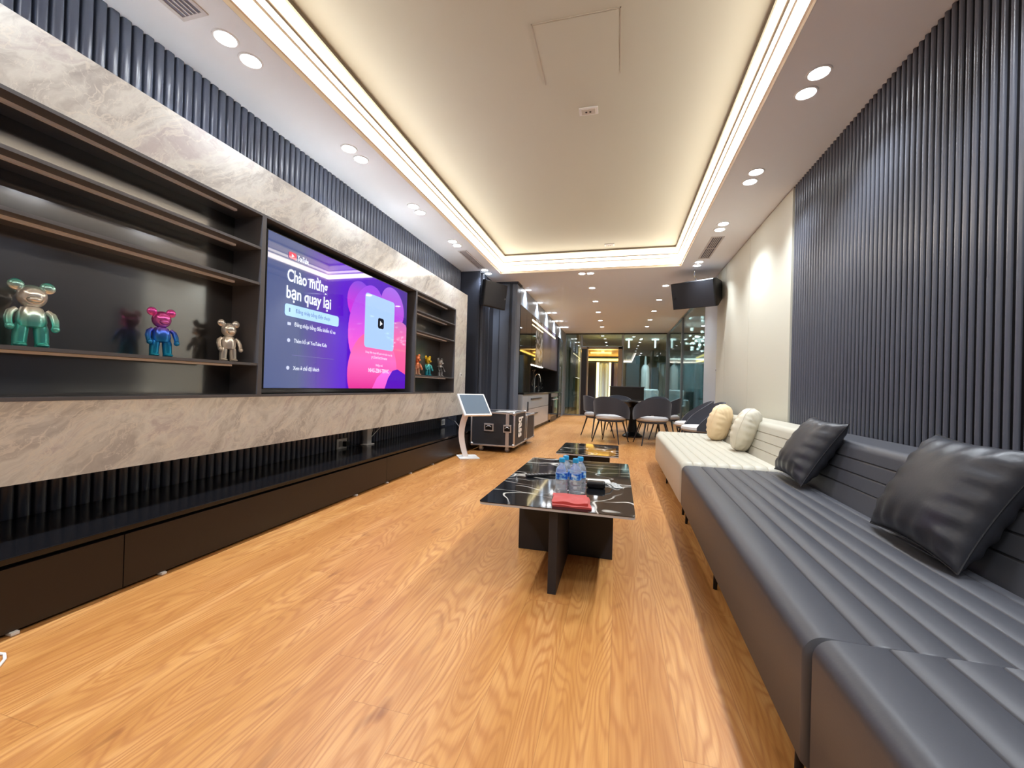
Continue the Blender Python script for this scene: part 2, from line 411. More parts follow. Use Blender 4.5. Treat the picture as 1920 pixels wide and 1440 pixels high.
def sensor(x, y, label):
    t = thing('ceiling_sensor', label, 'sensor', (x, y, HT), 'sensors in the raised ceiling')
    obj('plate', MB().box(x-.075, x+.075, y-.045, y+.045, HT-.012, HT, .004), WHITE, t)
    obj('face', MB().box(x-.055, x+.055, y-.030, y+.030, HT-.016, HT-.010, .002), mat('sensor_grey', (205, 198, 188), .6), t)
    l = MB()
    for d in (-.018, .014): l.lathe([(.009, -.017), (.009, -.0155)], (x+d, y, HT), 12)
    obj('lens', l, BLACKP, t)
sensor(-.29, 3.33, 'small white rectangular sensor with two dark eyes near the hatch')
sensor(-.19, 6.52, 'small white rectangular sensor at the far end of the raised ceiling')

# ------------------------------------------------------------------ media wall unit
MX, NB = -2.30, -2.53
MZ0, MZ1, NZ0, NZ1 = .505, 2.345, .835, 2.045
NY0, NY1, MY0, MY1 = -1.6, 5.52, -2.2, 5.965
wu = thing('media_wall_unit', 'long marble-clad wall unit with black shelf niches round the television', 'wall unit', (-2.475, 1.9, MZ0))
b = MB()
b.box(-2.60, MX, MY0, MY1, MZ0, NZ0).box(-2.60, MX, MY0, MY1, NZ1, MZ1).box(-2.60, MX, NY1, MY1, NZ0, NZ1).box(-2.60, MX, MY0, NY0, NZ0, NZ1)
obj('marble_surround', b, MARBLE, wu, smooth=False)
obj('back_panel', MB().box(-2.60, NB, NY0, NY1, NZ0, NZ1), NICHE, wu)
T = .016
fr = MB()
fr.box(NB, MX+.002, NY0, NY1, NZ0, NZ0+T).box(NB, MX+.002, NY0, NY1, NZ1-T, NZ1).box(NB, MX+.002, NY1-T, NY1, NZ0, NZ1)
obj('niche_frame', fr, NFRAME, wu, smooth=False)
for yy in (2.188, 4.312): obj('divider', MB().box(NB, MX+.003, yy, yy+.032, NZ0+T, NZ1-T), NFRAME, wu, smooth=False)
for (a, b2) in ((NY0, 2.188), (4.344, NY1-T)):
    for zz in (1.04, 1.572, 1.806):
        s = obj('shelf', MB().box(NB, MX-.001, a, b2, zz, zz+.016), NFRAME, wu, smooth=False)
        if 1: obj('light_strip', MB().box(-2.395, -2.375, a, b2-.12, zz-.012, zz), UNLIT, s, smooth=False)
    obj('light_strip', MB().box(-2.395, -2.375, a, b2-.12, NZ1-T-.012, NZ1-T), UNLIT, wu, smooth=False)

# television
TYa, TYb, TZa, TZb = 2.262, 4.150, .893, 1.968
tv = thing('television', 'large flat television showing a purple and pink start screen', 'television', (-2.4, 3.2, TZa))
obj('casing', MB().box(-2.44, -2.325, TYa-.008, TYb+.008, TZa-.008, TZb+.008, .004), BLACKP, tv)
def screen_mat(name, stops, axis='z', es=1.0, dirn=None):
    m = mat(name, (3, 3, 4), .03, 0, .9); q = N(m); p = q.new('ShaderNodeTexCoord').outputs['Generated']
    s = q.new('ShaderNodeSeparateXYZ', {0: p})
    f = s.outputs[2] if axis == 'z' else s.outputs[1] if axis == 'y' else q.math('ADD', q.math('MULTIPLY', s.outputs[1], .6), q.math('MULTIPLY', s.outputs[2], .4))
    colr = q.ramp(f, stops); q.l.new(colr, bsdf(m).inputs['Emission Color']); bsdf(m).inputs['Emission Strength'].default_value = es; return m
SCR = screen_mat('screen_background', [(0, (66, 78, 118)), (.16, (76, 84, 122)), (.30, (84, 50, 150)), (.42, (78, 14, 176)), (.8, (70, 20, 160)), (1, (60, 40, 120))], 'y')
obj('screen', MB().box(-2.327, -2.3235, TYa, TYb, TZa, TZb), SCR, tv, smooth=False)
TVX = -2.3235
def plate(poly, x, th=.0006):
    return MB().prism([(min(max(a, TYa), TYb), min(max(b, TZa), TZb)) for a, b in poly], 'x', x, x+th)
def ellp(cy, cz, ry, rz, rot=0, n=40):
    out = []
    for k in range(n):
        a = 2*PI*k/n; u, v = ry*cos(a), rz*sin(a); out.append((cy+u*cos(rot)-v*sin(rot), cz+u*sin(rot)+v*cos(rot)))
    return out
def petal(poly, name, stops, x, ax='z'):
    obj('screen_shape', plate(poly, x), screen_mat(name, stops, ax), tv, smooth=False)
petal(ellp(3.30, 1.69, .19, .19), 'petal_a', [(0, (200, 40, 190)), (1, (110, 60, 190))], TVX)
petal(ellp(3.86, 1.74, .235, .20, -.5), 'petal_c', [(0, (170, 50, 190)), (1, (140, 90, 200))], TVX)
petal(ellp(3.42, 1.50, .27, .40, -.35), 'petal_d', [(0, (236, 90, 180)), (.6, (170, 70, 200)), (1, (130, 60, 200))], TVX+.0006)
petal(ellp(4.02, 1.20, .36, .42), 'petal_e', [(0, (214, 60, 130)), (.6, (226, 90, 140)), (1, (180, 100, 170))], TVX+.0012)
petal(ellp(3.55, 1.05, .42, .40, .55), 'petal_f', [(0, (196, 44, 130)), (.5, (222, 96, 170)), (1, (222, 90, 130))], TVX+.0018)
petal([(3.52, TZa), (3.60, 1.0), (3.70, 1.06), (3.82, 1.075), (3.90, 1.06), (3.85, TZa)], 'petal_g', [(0, (232, 80, 180)), (1, (220, 100, 200))], TVX+.0024)
petal([(3.74, TZa), (3.80, 1.0), (3.88, 1.08), (3.98, 1.10), (4.15, 1.05), (TYb, TZa)], 'petal_h', [(0, (80, 20, 160)), (1, (70, 20, 170))], TVX+.003)
def rrect(y0, y1, z0, z1, r, n=6):
    o = []
    for cy, cz, a0 in ((y1-r, z1-r, 0), (y0+r, z1-r, 90), (y0+r, z0+r, 180), (y1-r, z0+r, 270)):
        for k in range(n+1): a = math.radians(a0+90*k/n); o.append((cy+r*cos(a), cz+r*sin(a)))
    return o
def flat(name, rgb, es=1.0): return mat(name, (3, 3, 4), .04, 0, .9, emit=rgb, es=es)
obj('code_card', plate(rrect(3.37, 3.885, 1.285, 1.80, .035), TVX+.0036), flat('card_blue', (150, 178, 226)), tv, smooth=False)
lg = plate(rrect(3.585, 3.69, 1.49, 1.595, .025), TVX+.0042); obj('play_badge', lg, flat('badge_dark', (16, 18, 26)), tv, smooth=False)
obj('play_mark', plate([(3.622, 1.518), (3.664, 1.543), (3.622, 1.568)], TVX+.0048), flat('mark_white', (220, 226, 240)), tv, smooth=False)
obj('button', plate(rrect(2.418, 3.0, 1.415, 1.502, .02), TVX+.0036), flat('button_blue', (160, 196, 234)), tv, smooth=False)
obj('logo_badge', plate(rrect(2.440, 2.512, 1.832, 1.880, .014), TVX+.0036), flat('logo_red', (214, 20, 70)), tv, smooth=False)
obj('logo_mark', plate([(2.467, 1.844), (2.490, 1.856), (2.467, 1.868)], TVX+.0042), flat('mark_white', (220, 226, 240)), tv, smooth=False)
obj('divider_line', plate([(2.50, 1.134), (2.95, 1.134), (2.95, 1.137), (2.50, 1.137)], TVX+.0036), flat('line_grey', (104, 98, 150)), tv, smooth=False)
for cz, rgbn in ((1.36, 0), (1.24, 1), (1.04, 2)):
    mb = plate(ellp(2.462, cz, .014, .014) if cz < 1.3 else rrect(2.446, 2.478, cz-.011, cz+.011, .004), TVX+.0036)
    obj('menu_icon', mb, flat('icon_grey', (190, 196, 220), .9), tv, smooth=False)
obj('menu_icon', plate(rrect(2.456, 2.468, 1.445, 1.475, .003), TVX+.0042), flat('icon_slate', (80, 100, 140)), tv, smooth=False)
def text(body, parent, m, size, width, origin, X, Y, depth=.0004, align='LEFT', name='lettering', bold=0.0):
    cu = bpy.data.curves.new('txt', 'FONT'); cu.body = body; cu.size = size; cu.extrude = depth; cu.offset = bold; cu.resolution_u = 3
    cu.align_x = 'LEFT'
    to = bpy.data.objects.new('txt', cu); C.objects.link(to)
    bpy.context.view_layer.update()
    me = bpy.data.meshes.new_from_object(to.evaluated_get(bpy.context.evaluated_depsgraph_get()))
    bpy.data.objects.remove(to); me.name = name
    xs = [v.co.x for v in me.vertices]; x0, x1 = min(xs), max(xs); k = width/(x1-x0) if width else 1
    X = Vector(X).normalized(); Y = Vector(Y).normalized(); Z = X.cross(Y); O = Vector(origin)-wloc(parent)
    for v in me.vertices:
        a = (v.co.x-x0)*k-(width/2 if align == 'CENTER' else 0); v.co = O+X*a+Y*v.co.y+Z*v.co.z
    me.materials.clear(); me.materials.append(m)
    o = bpy.data.objects.new(name, me); C.objects.link(o); o.parent = parent; return o
TW = flat('text_white', (226, 232, 246), .9); TG = flat('text_slate', (84, 104, 150), 1.0); TP = flat('text_pink', (255, 190, 220), 1.0)
def tvt(body, y, z, size, width, m=TW, al='LEFT', bold=0.0, dx=.0044):
    text(body, tv, m, size, width, (TVX+dx, y, z), (0, 1, 0), (0, 0, 1), .0003, al, bold=bold)
tvt('YouTube', 2.522, 1.836, .058, .11, bold=.001)
tvt('Chào mừng', 2.432, 1.668, .125, .42, bold=.0025)
tvt('bạn quay lại', 2.428, 1.545, .125, .47, bold=.0025)
tvt('Đăng nhập bằng điện thoại', 2.52, 1.448, .042, .37, TG)
tvt('Đăng nhập bằng điều khiển từ xa', 2.512, 1.348, .042, .45)
tvt('Thêm hồ sơ YouTube Kids', 2.512, 1.228, .042, .35)
tvt('Xem ở chế độ khách', 2.512, 1.026, .042, .27)
tvt('Dùng điện thoại để quét mã hoặc truy cập', 3.63, 1.232, .026, .47, TP, 'CENTER')
tvt('yt.be/activate', 3.63, 1.186, .042, .28, TP, 'CENTER')
tvt('Nhập mã', 3.63, 1.112, .032, .12, TP, 'CENTER')
tvt('NHG-ZBH-TBWC', 3.63, 1.050, .055, .36, TP, 'CENTER', .001)

# bear figurines on the shelf
def toy_mat(name, stops, metal=.62, rough=.2):
    m = mat(name, rough=rough, metal=metal); q = N(m); s = q.new('ShaderNodeSeparateXYZ', {0: q.obj()})
    f = q.math('DIVIDE', s.outputs[2], .28)
    q.l.new(q.ramp(f, stops), bsdf(m).inputs['Base Color']); return m
def bear(x, y, z, m, label, rz=0):
    """plain glossy teddy standing with its arms down, facing +x"""
    t = thing('bear_figurine', label, 'figurine', (x, y, z), 'shiny bear figurines on the shelves')
    L = dict(local=True)
    obj('torso', MB().lathe([(.022, .078), (.040, .084), (.044, .105), (.040, .135), (.030, .158), (.016, .164)], n=18, sx=.82), m, t, **L)
    hd = MB().ell((0, 0, .203), (.038, .043, .046)); obj('head', hd, m, t, **L)
    obj('muzzle', MB().ell((.036, 0, .188), (.018, .022, .015)), m, t, **L)
    for s in (-1, 1):
        obj('ear', MB().ell((-.002, s*.042, .243), (.010, .023, .023)).ell((.006, s*.042, .243), (.005, .014, .014)), m, t, **L)
        obj('arm', MB().tube([(0, s*.040, .150), (.004, s*.056, .135), (.012, s*.062, .112), (.022, s*.062, .092), (.028, s*.060, .080)], [.009, .012, .0125, .011, .012], 12).ell((.030, s*.060, .078), (.014, .013, .014)), m, t, **L)
        obj('leg', MB().tube([(0, s*.024, .095), (0, s*.027, .07), (0, s*.029, .04), (.002, s*.030, .015), (.002, s*.030, .0)], [.018, .022, .021, .020, .021], 14).ell((.016, s*.030, .011), (.026, .019, .0105)), m, t, **L)
    t.rotation_euler = (0, 0, rz); return t
bz = 1.056
bb = bear(-2.415, 1.165, bz, toy_mat('teal_white_chrome', [(0, (90, 214, 205)), (.35, (120, 220, 214)), (.55, (236, 236, 232)), (.8, (240, 238, 236)), (.95, (70, 214, 210))]), 'teal and silver shiny bear figurine, leftmost on the long shelf', -.25)
bb.scale = (1.07, 1.07, 1.07)
bear(-2.415, 1.675, bz, toy_mat('pink_blue_chrome', [(0, (40, 190, 226)), (.32, (50, 150, 226)), (.5, (70, 100, 220)), (.62, (206, 120, 220)), (.75, (244, 110, 200)), (1, (250, 90, 200))]), 'pink and blue shiny bear figurine in the middle of the long shelf', -.25)
bear(-2.415, 2.072, bz, toy_mat('silver_chrome', [(0, (236, 226, 212)), (1, (240, 238, 236))]), 'silver shiny bear figurine left of the television', -.25)
bear(-2.415, 4.60, bz, toy_mat('copper_chrome', [(0, (236, 200, 176)), (.5, (226, 130, 90)), (1, (240, 140, 90))]), 'copper coloured bear figurine, half hidden right of the television', -.2)
bear(-2.415, 4.90, bz, toy_mat('gold_teal_chrome', [(0, (40, 160, 190)), (.5, (90, 200, 210)), (.62, (220, 190, 60)), (1, (244, 204, 50))]), 'yellow and teal bear figurine in the short niche', -.2)
bear(-2.415, 5.28, bz, toy_mat('black_white_chrome', [(0, (190, 190, 196)), (.45, (40, 40, 46)), (.6, (210, 210, 214)), (1, (60, 60, 66))]), 'black and silver bear figurine, rightmost in the short niche', -.2)

# low cabinet
lc = thing('low_cabinet', 'long low dark brown cabinet under the marble unit', 'cabinet', (-2.36, 2, 0))
obj('body', MB().box(XL+.002, -2.125, YB+.1, 6.57, .012, .262), BACKD, lc)
obj('top', MB().box(XL+.002, -2.092, YB+.1, 6.57, .262, .285, .003), CABT, lc)
for a, b2 in ((YB+.1, -.8), (-.8, 1.335), (1.335, 3.465), (3.465, 5.6), (5.6, 6.57)):
    obj('door', MB().box(-2.125, -2.10, a+.002, b2-.002, .012, .245), CABF, lc, smooth=False)
for yy in (.995, 1.497, 2.998, 3.474, 3.929, 4.463): obj('foot', MB().box(-2.12, -2.085, yy-.012, yy+.012, 0, .012, .003), WHITE, lc)

# sockets, switches and the white router with its leads
def socket(x, y, z, w, h, label, side=1, kind='socket'):
    t = thing('wall_'+kind, label, kind, (x, y, z), 'white %s plates' % kind)
    obj('plate', MB().box(min(x, x+side*.008), max(x, x+side*.008), y-w/2, y+w/2, z-h/2, z+h/2, .002), WHITE, t)
    a, b2 = sorted((x+side*.008, x+side*.0105))
    for d in (-w*.2, w*.2):
        obj('rocker' if kind == 'switch' else 'outlet', MB().box(a, b2, y+d-w*.14, y+d+w*.14, z-h*.28, z+h*.28, .001), mat('socket_grey', (150, 150, 152), .5), t)
socket(XL, 3.525, .335, .15, .10, 'white double socket on the slatted wall left of the white router')
socket(XL, 5.95, .36, .14, .09, 'white socket on the slatted wall near the kiosk')
socket(MX, 5.77, 1.105, .07, .05, 'small white switch on the marble right of the shelf niche', kind='switch')
socket(XR-.02, 7.30, 1.31, .05, .06, 'small white switch on the pale right wall', -1, 'switch')
pl = thing('power_plug', 'black adaptor plugged into the double socket', 'plug', (XL+.03, 3.56, .33))
obj('body', MB().box(XL+.0105, XL+.05, 3.53, 3.585, .305, .355, .006), BLACKP, pl)
obj('lead', MB().tube([(XL+.04, 3.585, .33), (XL+.05, 3.64, .31), (XL+.04, 3.70, .294), (XL+.05, 3.78, .290)], .003, 6), BLACKP, pl)
rt_ = thing('router', 'upright white router standing on the low cabinet', 'router', (-2.585, 3.86, .285))
obj('body', MB().box(-2.615, -2.555, 3.82, 3.90, .295, .470, .008, 3), WHITE, rt_)
obj('base', MB().box(-2.62, -2.54, 3.79, 3.93, .285, .297, .004), WHITE, rt_)
for q_ in ([(-2.60, 3.90, .35), (-2.60, 3.95, .37), (-2.61, 3.99, .42), (-2.61, 4.00, .50)], [(-2.60, 3.90, .34), (-2.60, 3.97, .36), (-2.60, 4.06, .41), (-2.60, 4.15, .46), (-2.60, 4.20, .52)]):
    obj('lead', MB().tube(q_, .004, 8), WHITE, rt_)
tag(obj('white_cable', MB().tube([(-2.06, .90, .004), (-1.97, .915, .004), (-1.935, .90, .004), (-1.90, .87, .004), (-1.915, .84, .004), (-1.98, .83, .004), (-2.05, .82, .004)], .0045, 8), WHITE), 'loop of white cable lying on the floor at the left edge', 'cable')

# ------------------------------------------------------------------ sofas
def rounded_section(x0, x1, z0, z1, r, grooves, gd=.007, gw=.0045, rb=.02):
    """top-half section (x,z), grooves cut in the top face at the given x"""
    pts = [(x0, z0+rb)]
    n = 7
    for k in range(n+1): a = PI-PI/2*k/n; pts.append((x0+r+r*cos(a), z1-r+r*sin(a)))
    xs = sorted(grooves)
    for i, gx in enumerate(xs):
        if gx-gw <= x0+r or gx+gw >= x1-r: continue
        pts += [(gx-gw, z1), (gx-gw*.45, z1-gd*.35), (gx, z1-gd), (gx+gw*.45, z1-gd*.35), (gx+gw, z1)]
        nx = xs[i+1] if i+1 < len(xs) else None
        if nx: pts.append(((gx+nx)/2, z1+.0006))
    for k in range(n+1): a = PI/2-PI/2*k/n; pts.append((x1-r+r*cos(a), z1-r+r*sin(a)))
    pts.append((x1, z0+rb)); pts += [(x1-rb, z0), (x0+rb, z0)]
    return pts
def channel_block(x0, x1, y0, y1, z0, z1, r, grooves, rend=None, rplan=(0, 0)):
    """upholstered block along y with rounded ends and channel seams; rplan = extra plan rounding of the front at the near, far end"""
    re = rend or r; mb = MB(); rings = []; n = 7
    ys = [(y0+re-re*cos(PI/2*k/n), re-re*sin(PI/2*k/n)) for k in range(n+1)]
    ys += [(y0+re+(y1-y0-2*re)*k/24, 0) for k in range(1, 24)]
    ys += [(y1-re+re*sin(PI/2*k/n), re-re*cos(PI/2*k/n)) for k in range(n+1)]
    for yv, ins in ys:
        ex = 0
        for e, R in enumerate(rplan):
            d = (yv-y0) if e == 0 else (y1-yv)
            if R and d < R: ex = max(ex, R-math.sqrt(max(R*R-(R-d)**2, 0)))
        sec = rounded_section(x0+min(ins, re)*.6+ex, x1-min(ins, re)*.6, z0, z1-ins, r, [g+ex*.8 for g in grooves] if ex else grooves)
        rings.append([mb.b.verts.new((a, yv, b2)) for a, b2 in sec] if not rings or len(sec) == len(rings[-1]) else [mb.b.verts.new((v.co.x, yv, v.co.z)) for v in rings[-1]])
    m_ = len(rings[0])
    for a, b2 in zip(rings, rings[1:]):
        for k in range(m_): mb.b.faces.new((a[k], a[(k+1) % m_], b2[(k+1) % m_], b2[k]))
    mb.b.faces.new(rings[0][::-1]); mb.b.faces.new(rings[-1]); return mb
def back_block(y0, y1, xb0, xt0, x1, z0, z1, grooves, r=.05):
    sec = []
    def P(z): t = (z-z0)/(z1-z0); return xb0+(xt0-xb0)*t
    sec.append((xb0, z0))
    for g_ in grooves: sec += [(P(g_-.006), g_-.006), (P(g_)+.006, g_), (P(g_+.006), g_+.006)]
    n = 6
    for k in range(n+1): a = PI-PI/2*k/n; sec.append((P(z1-r)+r+r*cos(a), z1-r+r*sin(a)))
    for k in range(n+1): a = PI/2-PI/2*k/n; sec.append((x1-r*.6+r*.6*cos(a), z1-r*.6+r*.6*sin(a)))
    sec.append((x1, z0)); cx, cz = (xt0+x1)/2, z0
    mb = MB(); rings = []; re = .04; m2 = 6
    ys = [(y0+re-re*cos(PI/2*k/m2), re-re*sin(PI/2*k/m2)) for k in range(m2+1)]+[(y1-re+re*sin(PI/2*k/m2), re-re*cos(PI/2*k/m2)) for k in range(m2+1)]
    for yv, ins in ys:
        s1 = 1-ins/(z1-z0); sx = 1-ins/((x1-xt0)/2)*.6
        rings.append([mb.b.verts.new((cx+(a-cx)*sx, yv, cz+(b2-cz)*s1)) for a, b2 in sec])
    m_ = len(sec)
    for a, b2 in zip(rings, rings[1:]):
        for k in range(m_): mb.b.faces.new((a[k], a[(k+1) % m_], b2[(k+1) % m_], b2[k]))
    mb.b.faces.new(rings[0][::-1]); mb.b.faces.new(rings[-1]); return mb
def sofa(name, label, y0, y1, x0, m, legm, grooves, rot=0, rplan=(0, 0), back=True, zt=.42, by=None):
    t = thing(name, label, 'sofa', (x0+.5, (y0+y1)/2, 0), 'low armless sofas along the right wall')
    obj('seat', channel_block(x0, 1.16, y0, y1, .095, zt, .045, grooves, rplan=rplan), m, t, ang=50)
    if back:
        a, b2 = by or (y0, y1)
        obj('backrest', back_block(a+.005, b2-.005, 1.13, 1.235, 1.50, .30, .70, (.475, .545, .615)), m, t, ang=50)
    for yy in (y0+.10, (y0+y1)/2, y1-.10):
        obj('leg', MB().tube([(x0+.045+(.06 if rplan[1] and yy > y1-.2 else 0), yy, .10), (x0+.04+(.06 if rplan[1] and yy > y1-.2 else 0), yy, 0)], [.013, .009], 10), legm, t)
    for yy in (y0+.10, y1-.10): obj('leg', MB().tube([(1.42, yy, .30), (1.42, yy, 0)], [.013, .009], 10), legm, t)
    if rot: t.rotation_euler = (0, 0, rot)
    return t
GR = [.495+.0835*k for k in range(8)]
sofa('black_sofa', 'long black leather sofa with stitched channels and two black pillows', 1.06, 3.27, .437, LEATHB, BLACKM, GR, -.022)
sofa('cream_sofa', 'cream leather sofa beyond the long black one', 3.30, 5.68, .468, LEATHW, BLACKM, [.555+.0835*k for k in range(7)], 0, (0, .28), by=(3.30, 5.2))
sofa('black_sofa', 'black leather sofa section nearest the viewer', -.95, 1.048, .402, LEATHB, BLACKM, [.475+.095*k for k in range(7)], 0, zt=.462)

# ------------------------------------------------------------------ pillows
def pillow_mesh(W, H, T, wr=.004, seed=0, pinch=.09, pw=.42, rnd_k=0):
    mb = MB(); n = 36; rnd = random.Random(seed); ph = [rnd.uniform(0, 6) for _ in range(6)]
    def side(sg):
        def fn(a, b2):
            u, v = 2*a-1, 2*b2-1
            x = u*W/2*(1-pinch*(1-v*v)*abs(u)**2); z = v*H/2*(1-pinch*(1-u*u)*abs(v)**2)
            t = ((1-abs(u)**2.6)*(1-abs(v)**2.6)); t = max(t, 0)**pw*T/2
            if rnd_k: f_ = 1-rnd_k*(1-1/max(1e-6, math.sqrt(u*u+v*v)/max(abs(u), abs(v), 1e-6))); x *= f_; z *= f_
            e = (abs(u)**3*(1-abs(v)**4)+abs(v)**3*(1-abs(u)**4))
            t += wr*e*sin(v*19+ph[0]+u*3)*(1 if abs(u) > abs(v) else .3)*(1-max(abs(u), abs(v))**8)+wr*e*sin(u*17+ph[1]+v*3)*(1 if abs(v) > abs(u) else .3)*(1-max(abs(u), abs(v))**8)
            return (x, sg*t, z)
        return fn
    mb.grid(side(1), n, n); mb.grid(side(-1), n, n)
    bmesh.ops.remove_doubles(mb.b, verts=mb.b.verts, dist=.0008)
    return mb
def place_axes(mb, c_, U, V):
    U = Vector(U).normalized(); V = Vector(V); V = (V-U*V.dot(U)).normalized(); Wd = V.cross(U)
    Mx = Matrix((U, Wd, V)).transposed().to_4x4(); Mx.translation = Vector(c_); return mb.xf(Mx)
def pillow(name, label, c_, U, V, W, H, T, m, seed, piping=None, grp='scatter pillows on the sofas', **k):
    t = thing(name, label, 'pillow', (c_[0], c_[1], .42), grp)
    obj('cover', place_axes(pillow_mesh(W, H, T, seed=seed, **k), c_, U, V), m, t, ang=70)
    # seam running round the edge
    P = []; pinch = k.get('pinch', .09); n = 14
    for sd in range(4):
        for i in range(n):
            s = -1+2*i/n
            u, v = ((s, -1), (1, s), (-s, 1), (-1, -s))[sd]
            f_ = 1-k.get('rnd_k', 0)*(1-1/math.sqrt(u*u+v*v)); P.append((u*W/2*(1-pinch*(1-v*v))*f_, 0, v*H/2*(1-pinch*(1-u*u))*f_))
    P.append(P[0])
    obj('seam', place_axes(MB().tube(P, .0028, 6), c_, U, V), piping or STITB, t)
PILB = mat('black_leather_pillow', (46, 47, 53), .4, 0, .5, bump=(90, .12, .003))
pillow('square_pillow', 'black leather square pillow beside the cream sofa', (1.15, 2.93, .615), (.06, 1, .02), (.21, 0, .35), .50, .43, .17, PILB, 3, pw=.5, wr=.009)
pillow('square_pillow', 'large black leather square pillow nearest the viewer', (1.135, 1.80, .61), (.05, 1, .01), (.20, .03, .36), .50, .44, .19, PILB, 5, pw=.5, wr=.009)
PILP = mat('peach_fabric', (236, 210, 170), .7, bump=(60, .15, .003)); PILC = mat('cream_fabric', (222, 214, 194), .7, bump=(60, .15, .003))
pillow('soft_pillow', 'peach soft pillow, farther one on the cream sofa', (1.10, 4.98, .615), (.62, .78, 0), (.10, 0, .36), .37, .42, .20, PILP, 8, PILP, wr=.010, pinch=.0, pw=.45, rnd_k=.75)
pillow('soft_pillow', 'cream soft pillow, nearer one on the cream sofa', (1.15, 4.20, .61), (.55, .83, 0), (.12, 0, .36), .39, .42, .20, PILC, 9, PILC, wr=.010, pinch=.0, pw=.45, rnd_k=.75)

# ------------------------------------------------------------------ coffee tables
TIMB = mat('black_wood_base', (34, 36, 42), .45); TEDGE = mat('stone_edge', (190, 188, 188), .3)
def coffee_table(label, x0, x1, y0, y1, zt, lat, lon):
    t = thing('coffee_table', label, 'table', ((x0+x1)/2, (y0+y1)/2, 0), 'black marble coffee tables')
    poly = rrect(x0, x1, y0, y1, .02, 4)
    obj('tabletop', MB().prism(poly, 'z', zt-.003, zt), BMARB, t, smooth=False)
    obj('top_edge', MB().prism(rrect(x0+.001, x1-.001, y0+.001, y1-.001, .02, 4), 'z', zt-.014, zt-.003), TEDGE, t, smooth=False)
    a, b2, c0, c1 = lat; obj('leg_panel', MB().box(a, b2, c0, c1, 0, zt-.014, .002), TIMB, t)
    a, b2, c0, c1, m0, m1 = lon
    if c0 < m0: obj('leg_panel', MB().box(a, b2, c0, m0, 0, zt-.014, .002), TIMB, t)
    obj('leg_panel', MB().box(a, b2, m1, c1, 0, zt-.014, .002), TIMB, t)
    return t
coffee_table('black marble coffee table holding bottles and a red cloth', -.630, .087, 1.857, 3.163, .40, (-.546, -.008, 2.36, 2.40), (-.293, -.253, 1.88, 2.95, 2.36, 2.40))
coffee_table('smaller empty black marble coffee table behind the one with bottles', -.546, .020, 3.79, 4.54, .35, (-.47, -.06, 3.98, 4.02), (-.28, -.24, 3.95, 4.35, 3.98, 4.02))

# bottles
PET = mat('clear_bottle_plastic', (240, 246, 252), .06, trans=.80, ior=1.33)  # white share of the body stands in for ceiling light refracted inside
CAPB = mat('blue_cap', (48, 160, 214), .35)
m = mat('bottle_label', rough=.35); q = N(m); nz = q.noise(q.obj(), 42, 2)
q.l.new(q.ramp(nz, [(.38, (24, 74, 170)), (.5, (50, 120, 214)), (.6, (150, 206, 240)), (.7, (226, 238, 248))]), bsdf(m).inputs['Base Color']); LAB = m
def make_bottle():
    t = thing('water_bottle', '', 'bottle', (0, 0, 0), 'plastic water bottles on the coffee table')
    P = [(.018, 0), (.029, .002), (.031, .008), (.0315, .022), (.029, .026), (.0315, .030), (.0315, .048), (.029, .052), (.0315, .056), (.0315, .074), (.030, .078), (.030, .112), (.0315, .116), (.029, .130), (.021, .147), (.0135, .158), (.0125, .166), (.0125, .170)]
    obj('bottle_body', MB().lathe(P, n=24), PET, t)
    obj('label', MB().lathe([(.0302, .080), (.0314, .080), (.0314, .111), (.0302, .111)], n=24), LAB, t)
    obj('cap', MB().lathe([(.0150, .166), (.0155, .168), (.0155, .184), (.0135, .187)], n=20), CAPB, t)
    return t
bt = make_bottle()
for i, (x, y, lb) in enumerate(((-.272, 2.13, 'water bottle with blue cap, front left of the cluster on the red cloth side'), (-.203, 2.14, 'water bottle with blue cap, front right of the cluster'),
                                (-.184, 2.20, 'water bottle with blue cap, behind the front right one'), (-.262, 2.21, 'water bottle with blue cap, behind the front left one'))):
    o = bt if i == 0 else copy_tree(bt); o['label'] = lb; o.location = (x, y, .4002); o.rotation_euler = (0, 0, i*1.3)
RED = mat('red_cloth', (186, 66, 60), .85, sheen=.3, bump=(260, .35, .002))
cl = thing('folded_cloth', 'red folded cloth at the front of the coffee table', 'cloth', (-.19, 1.99, .40))
def cloth_layer(x0, x1, y0, y1, z0, z1, sh, seed):
    mb = MB().box(x0, x1, y0, y1, z0, z1)
    bmesh.ops.subdivide_edges(mb.b, edges=mb.b.edges[:], cuts=9, use_grid_fill=True)
    for v in mb.b.verts:
        tt = (v.co.z-z0)/(z1-z0); v.co.z += tt*.003*sin(v.co.x*60+seed)*cos(v.co.y*48+seed); v.co.x += sh*(v.co.y-y0)+.003*sin(v.co.y*50+seed); v.co.y += .0025*sin(v.co.x*55+seed)
    return mb
obj('fold', cloth_layer(-.285, -.105, 1.895, 2.075, .4005, .409, -.12, 1), RED, cl, ang=60)
obj('fold', cloth_layer(-.283, -.118, 1.912, 2.07, .4098, .420, -.12, 2.4), RED, cl, ang=60)
rm = thing('remote_control', 'slim black remote left of the bottles', 'remote control', (-.45, 2.50, .40))
def rot_about(mb, c_, a): return mb.xf(Matrix.Translation(Vector(c_)) @ Matrix.Rotation(a, 4, 'Z') @ Matrix.Translation(-Vector(c_)))
obj('body', rot_about(MB().box(-.545, -.355, 2.482, 2.518, .4005, .416, .005), (-.45, 2.5, 0), .55), BLACKP, rm)
bm_ = MB()
for k in range(7):
    for j in (-1, 1): bm_.box(-.53+k*.022, -.519+k*.022, 2.5+j*.008-.004, 2.5+j*.008+.004, .416, .4172)
obj('buttons', rot_about(bm_, (-.45, 2.5, 0), .55), mat('grey_rubber', (150, 150, 154), .6), rm)
bx = thing('black_case', 'small black rounded case right of the bottles', 'case', (-.105, 2.33, .40))
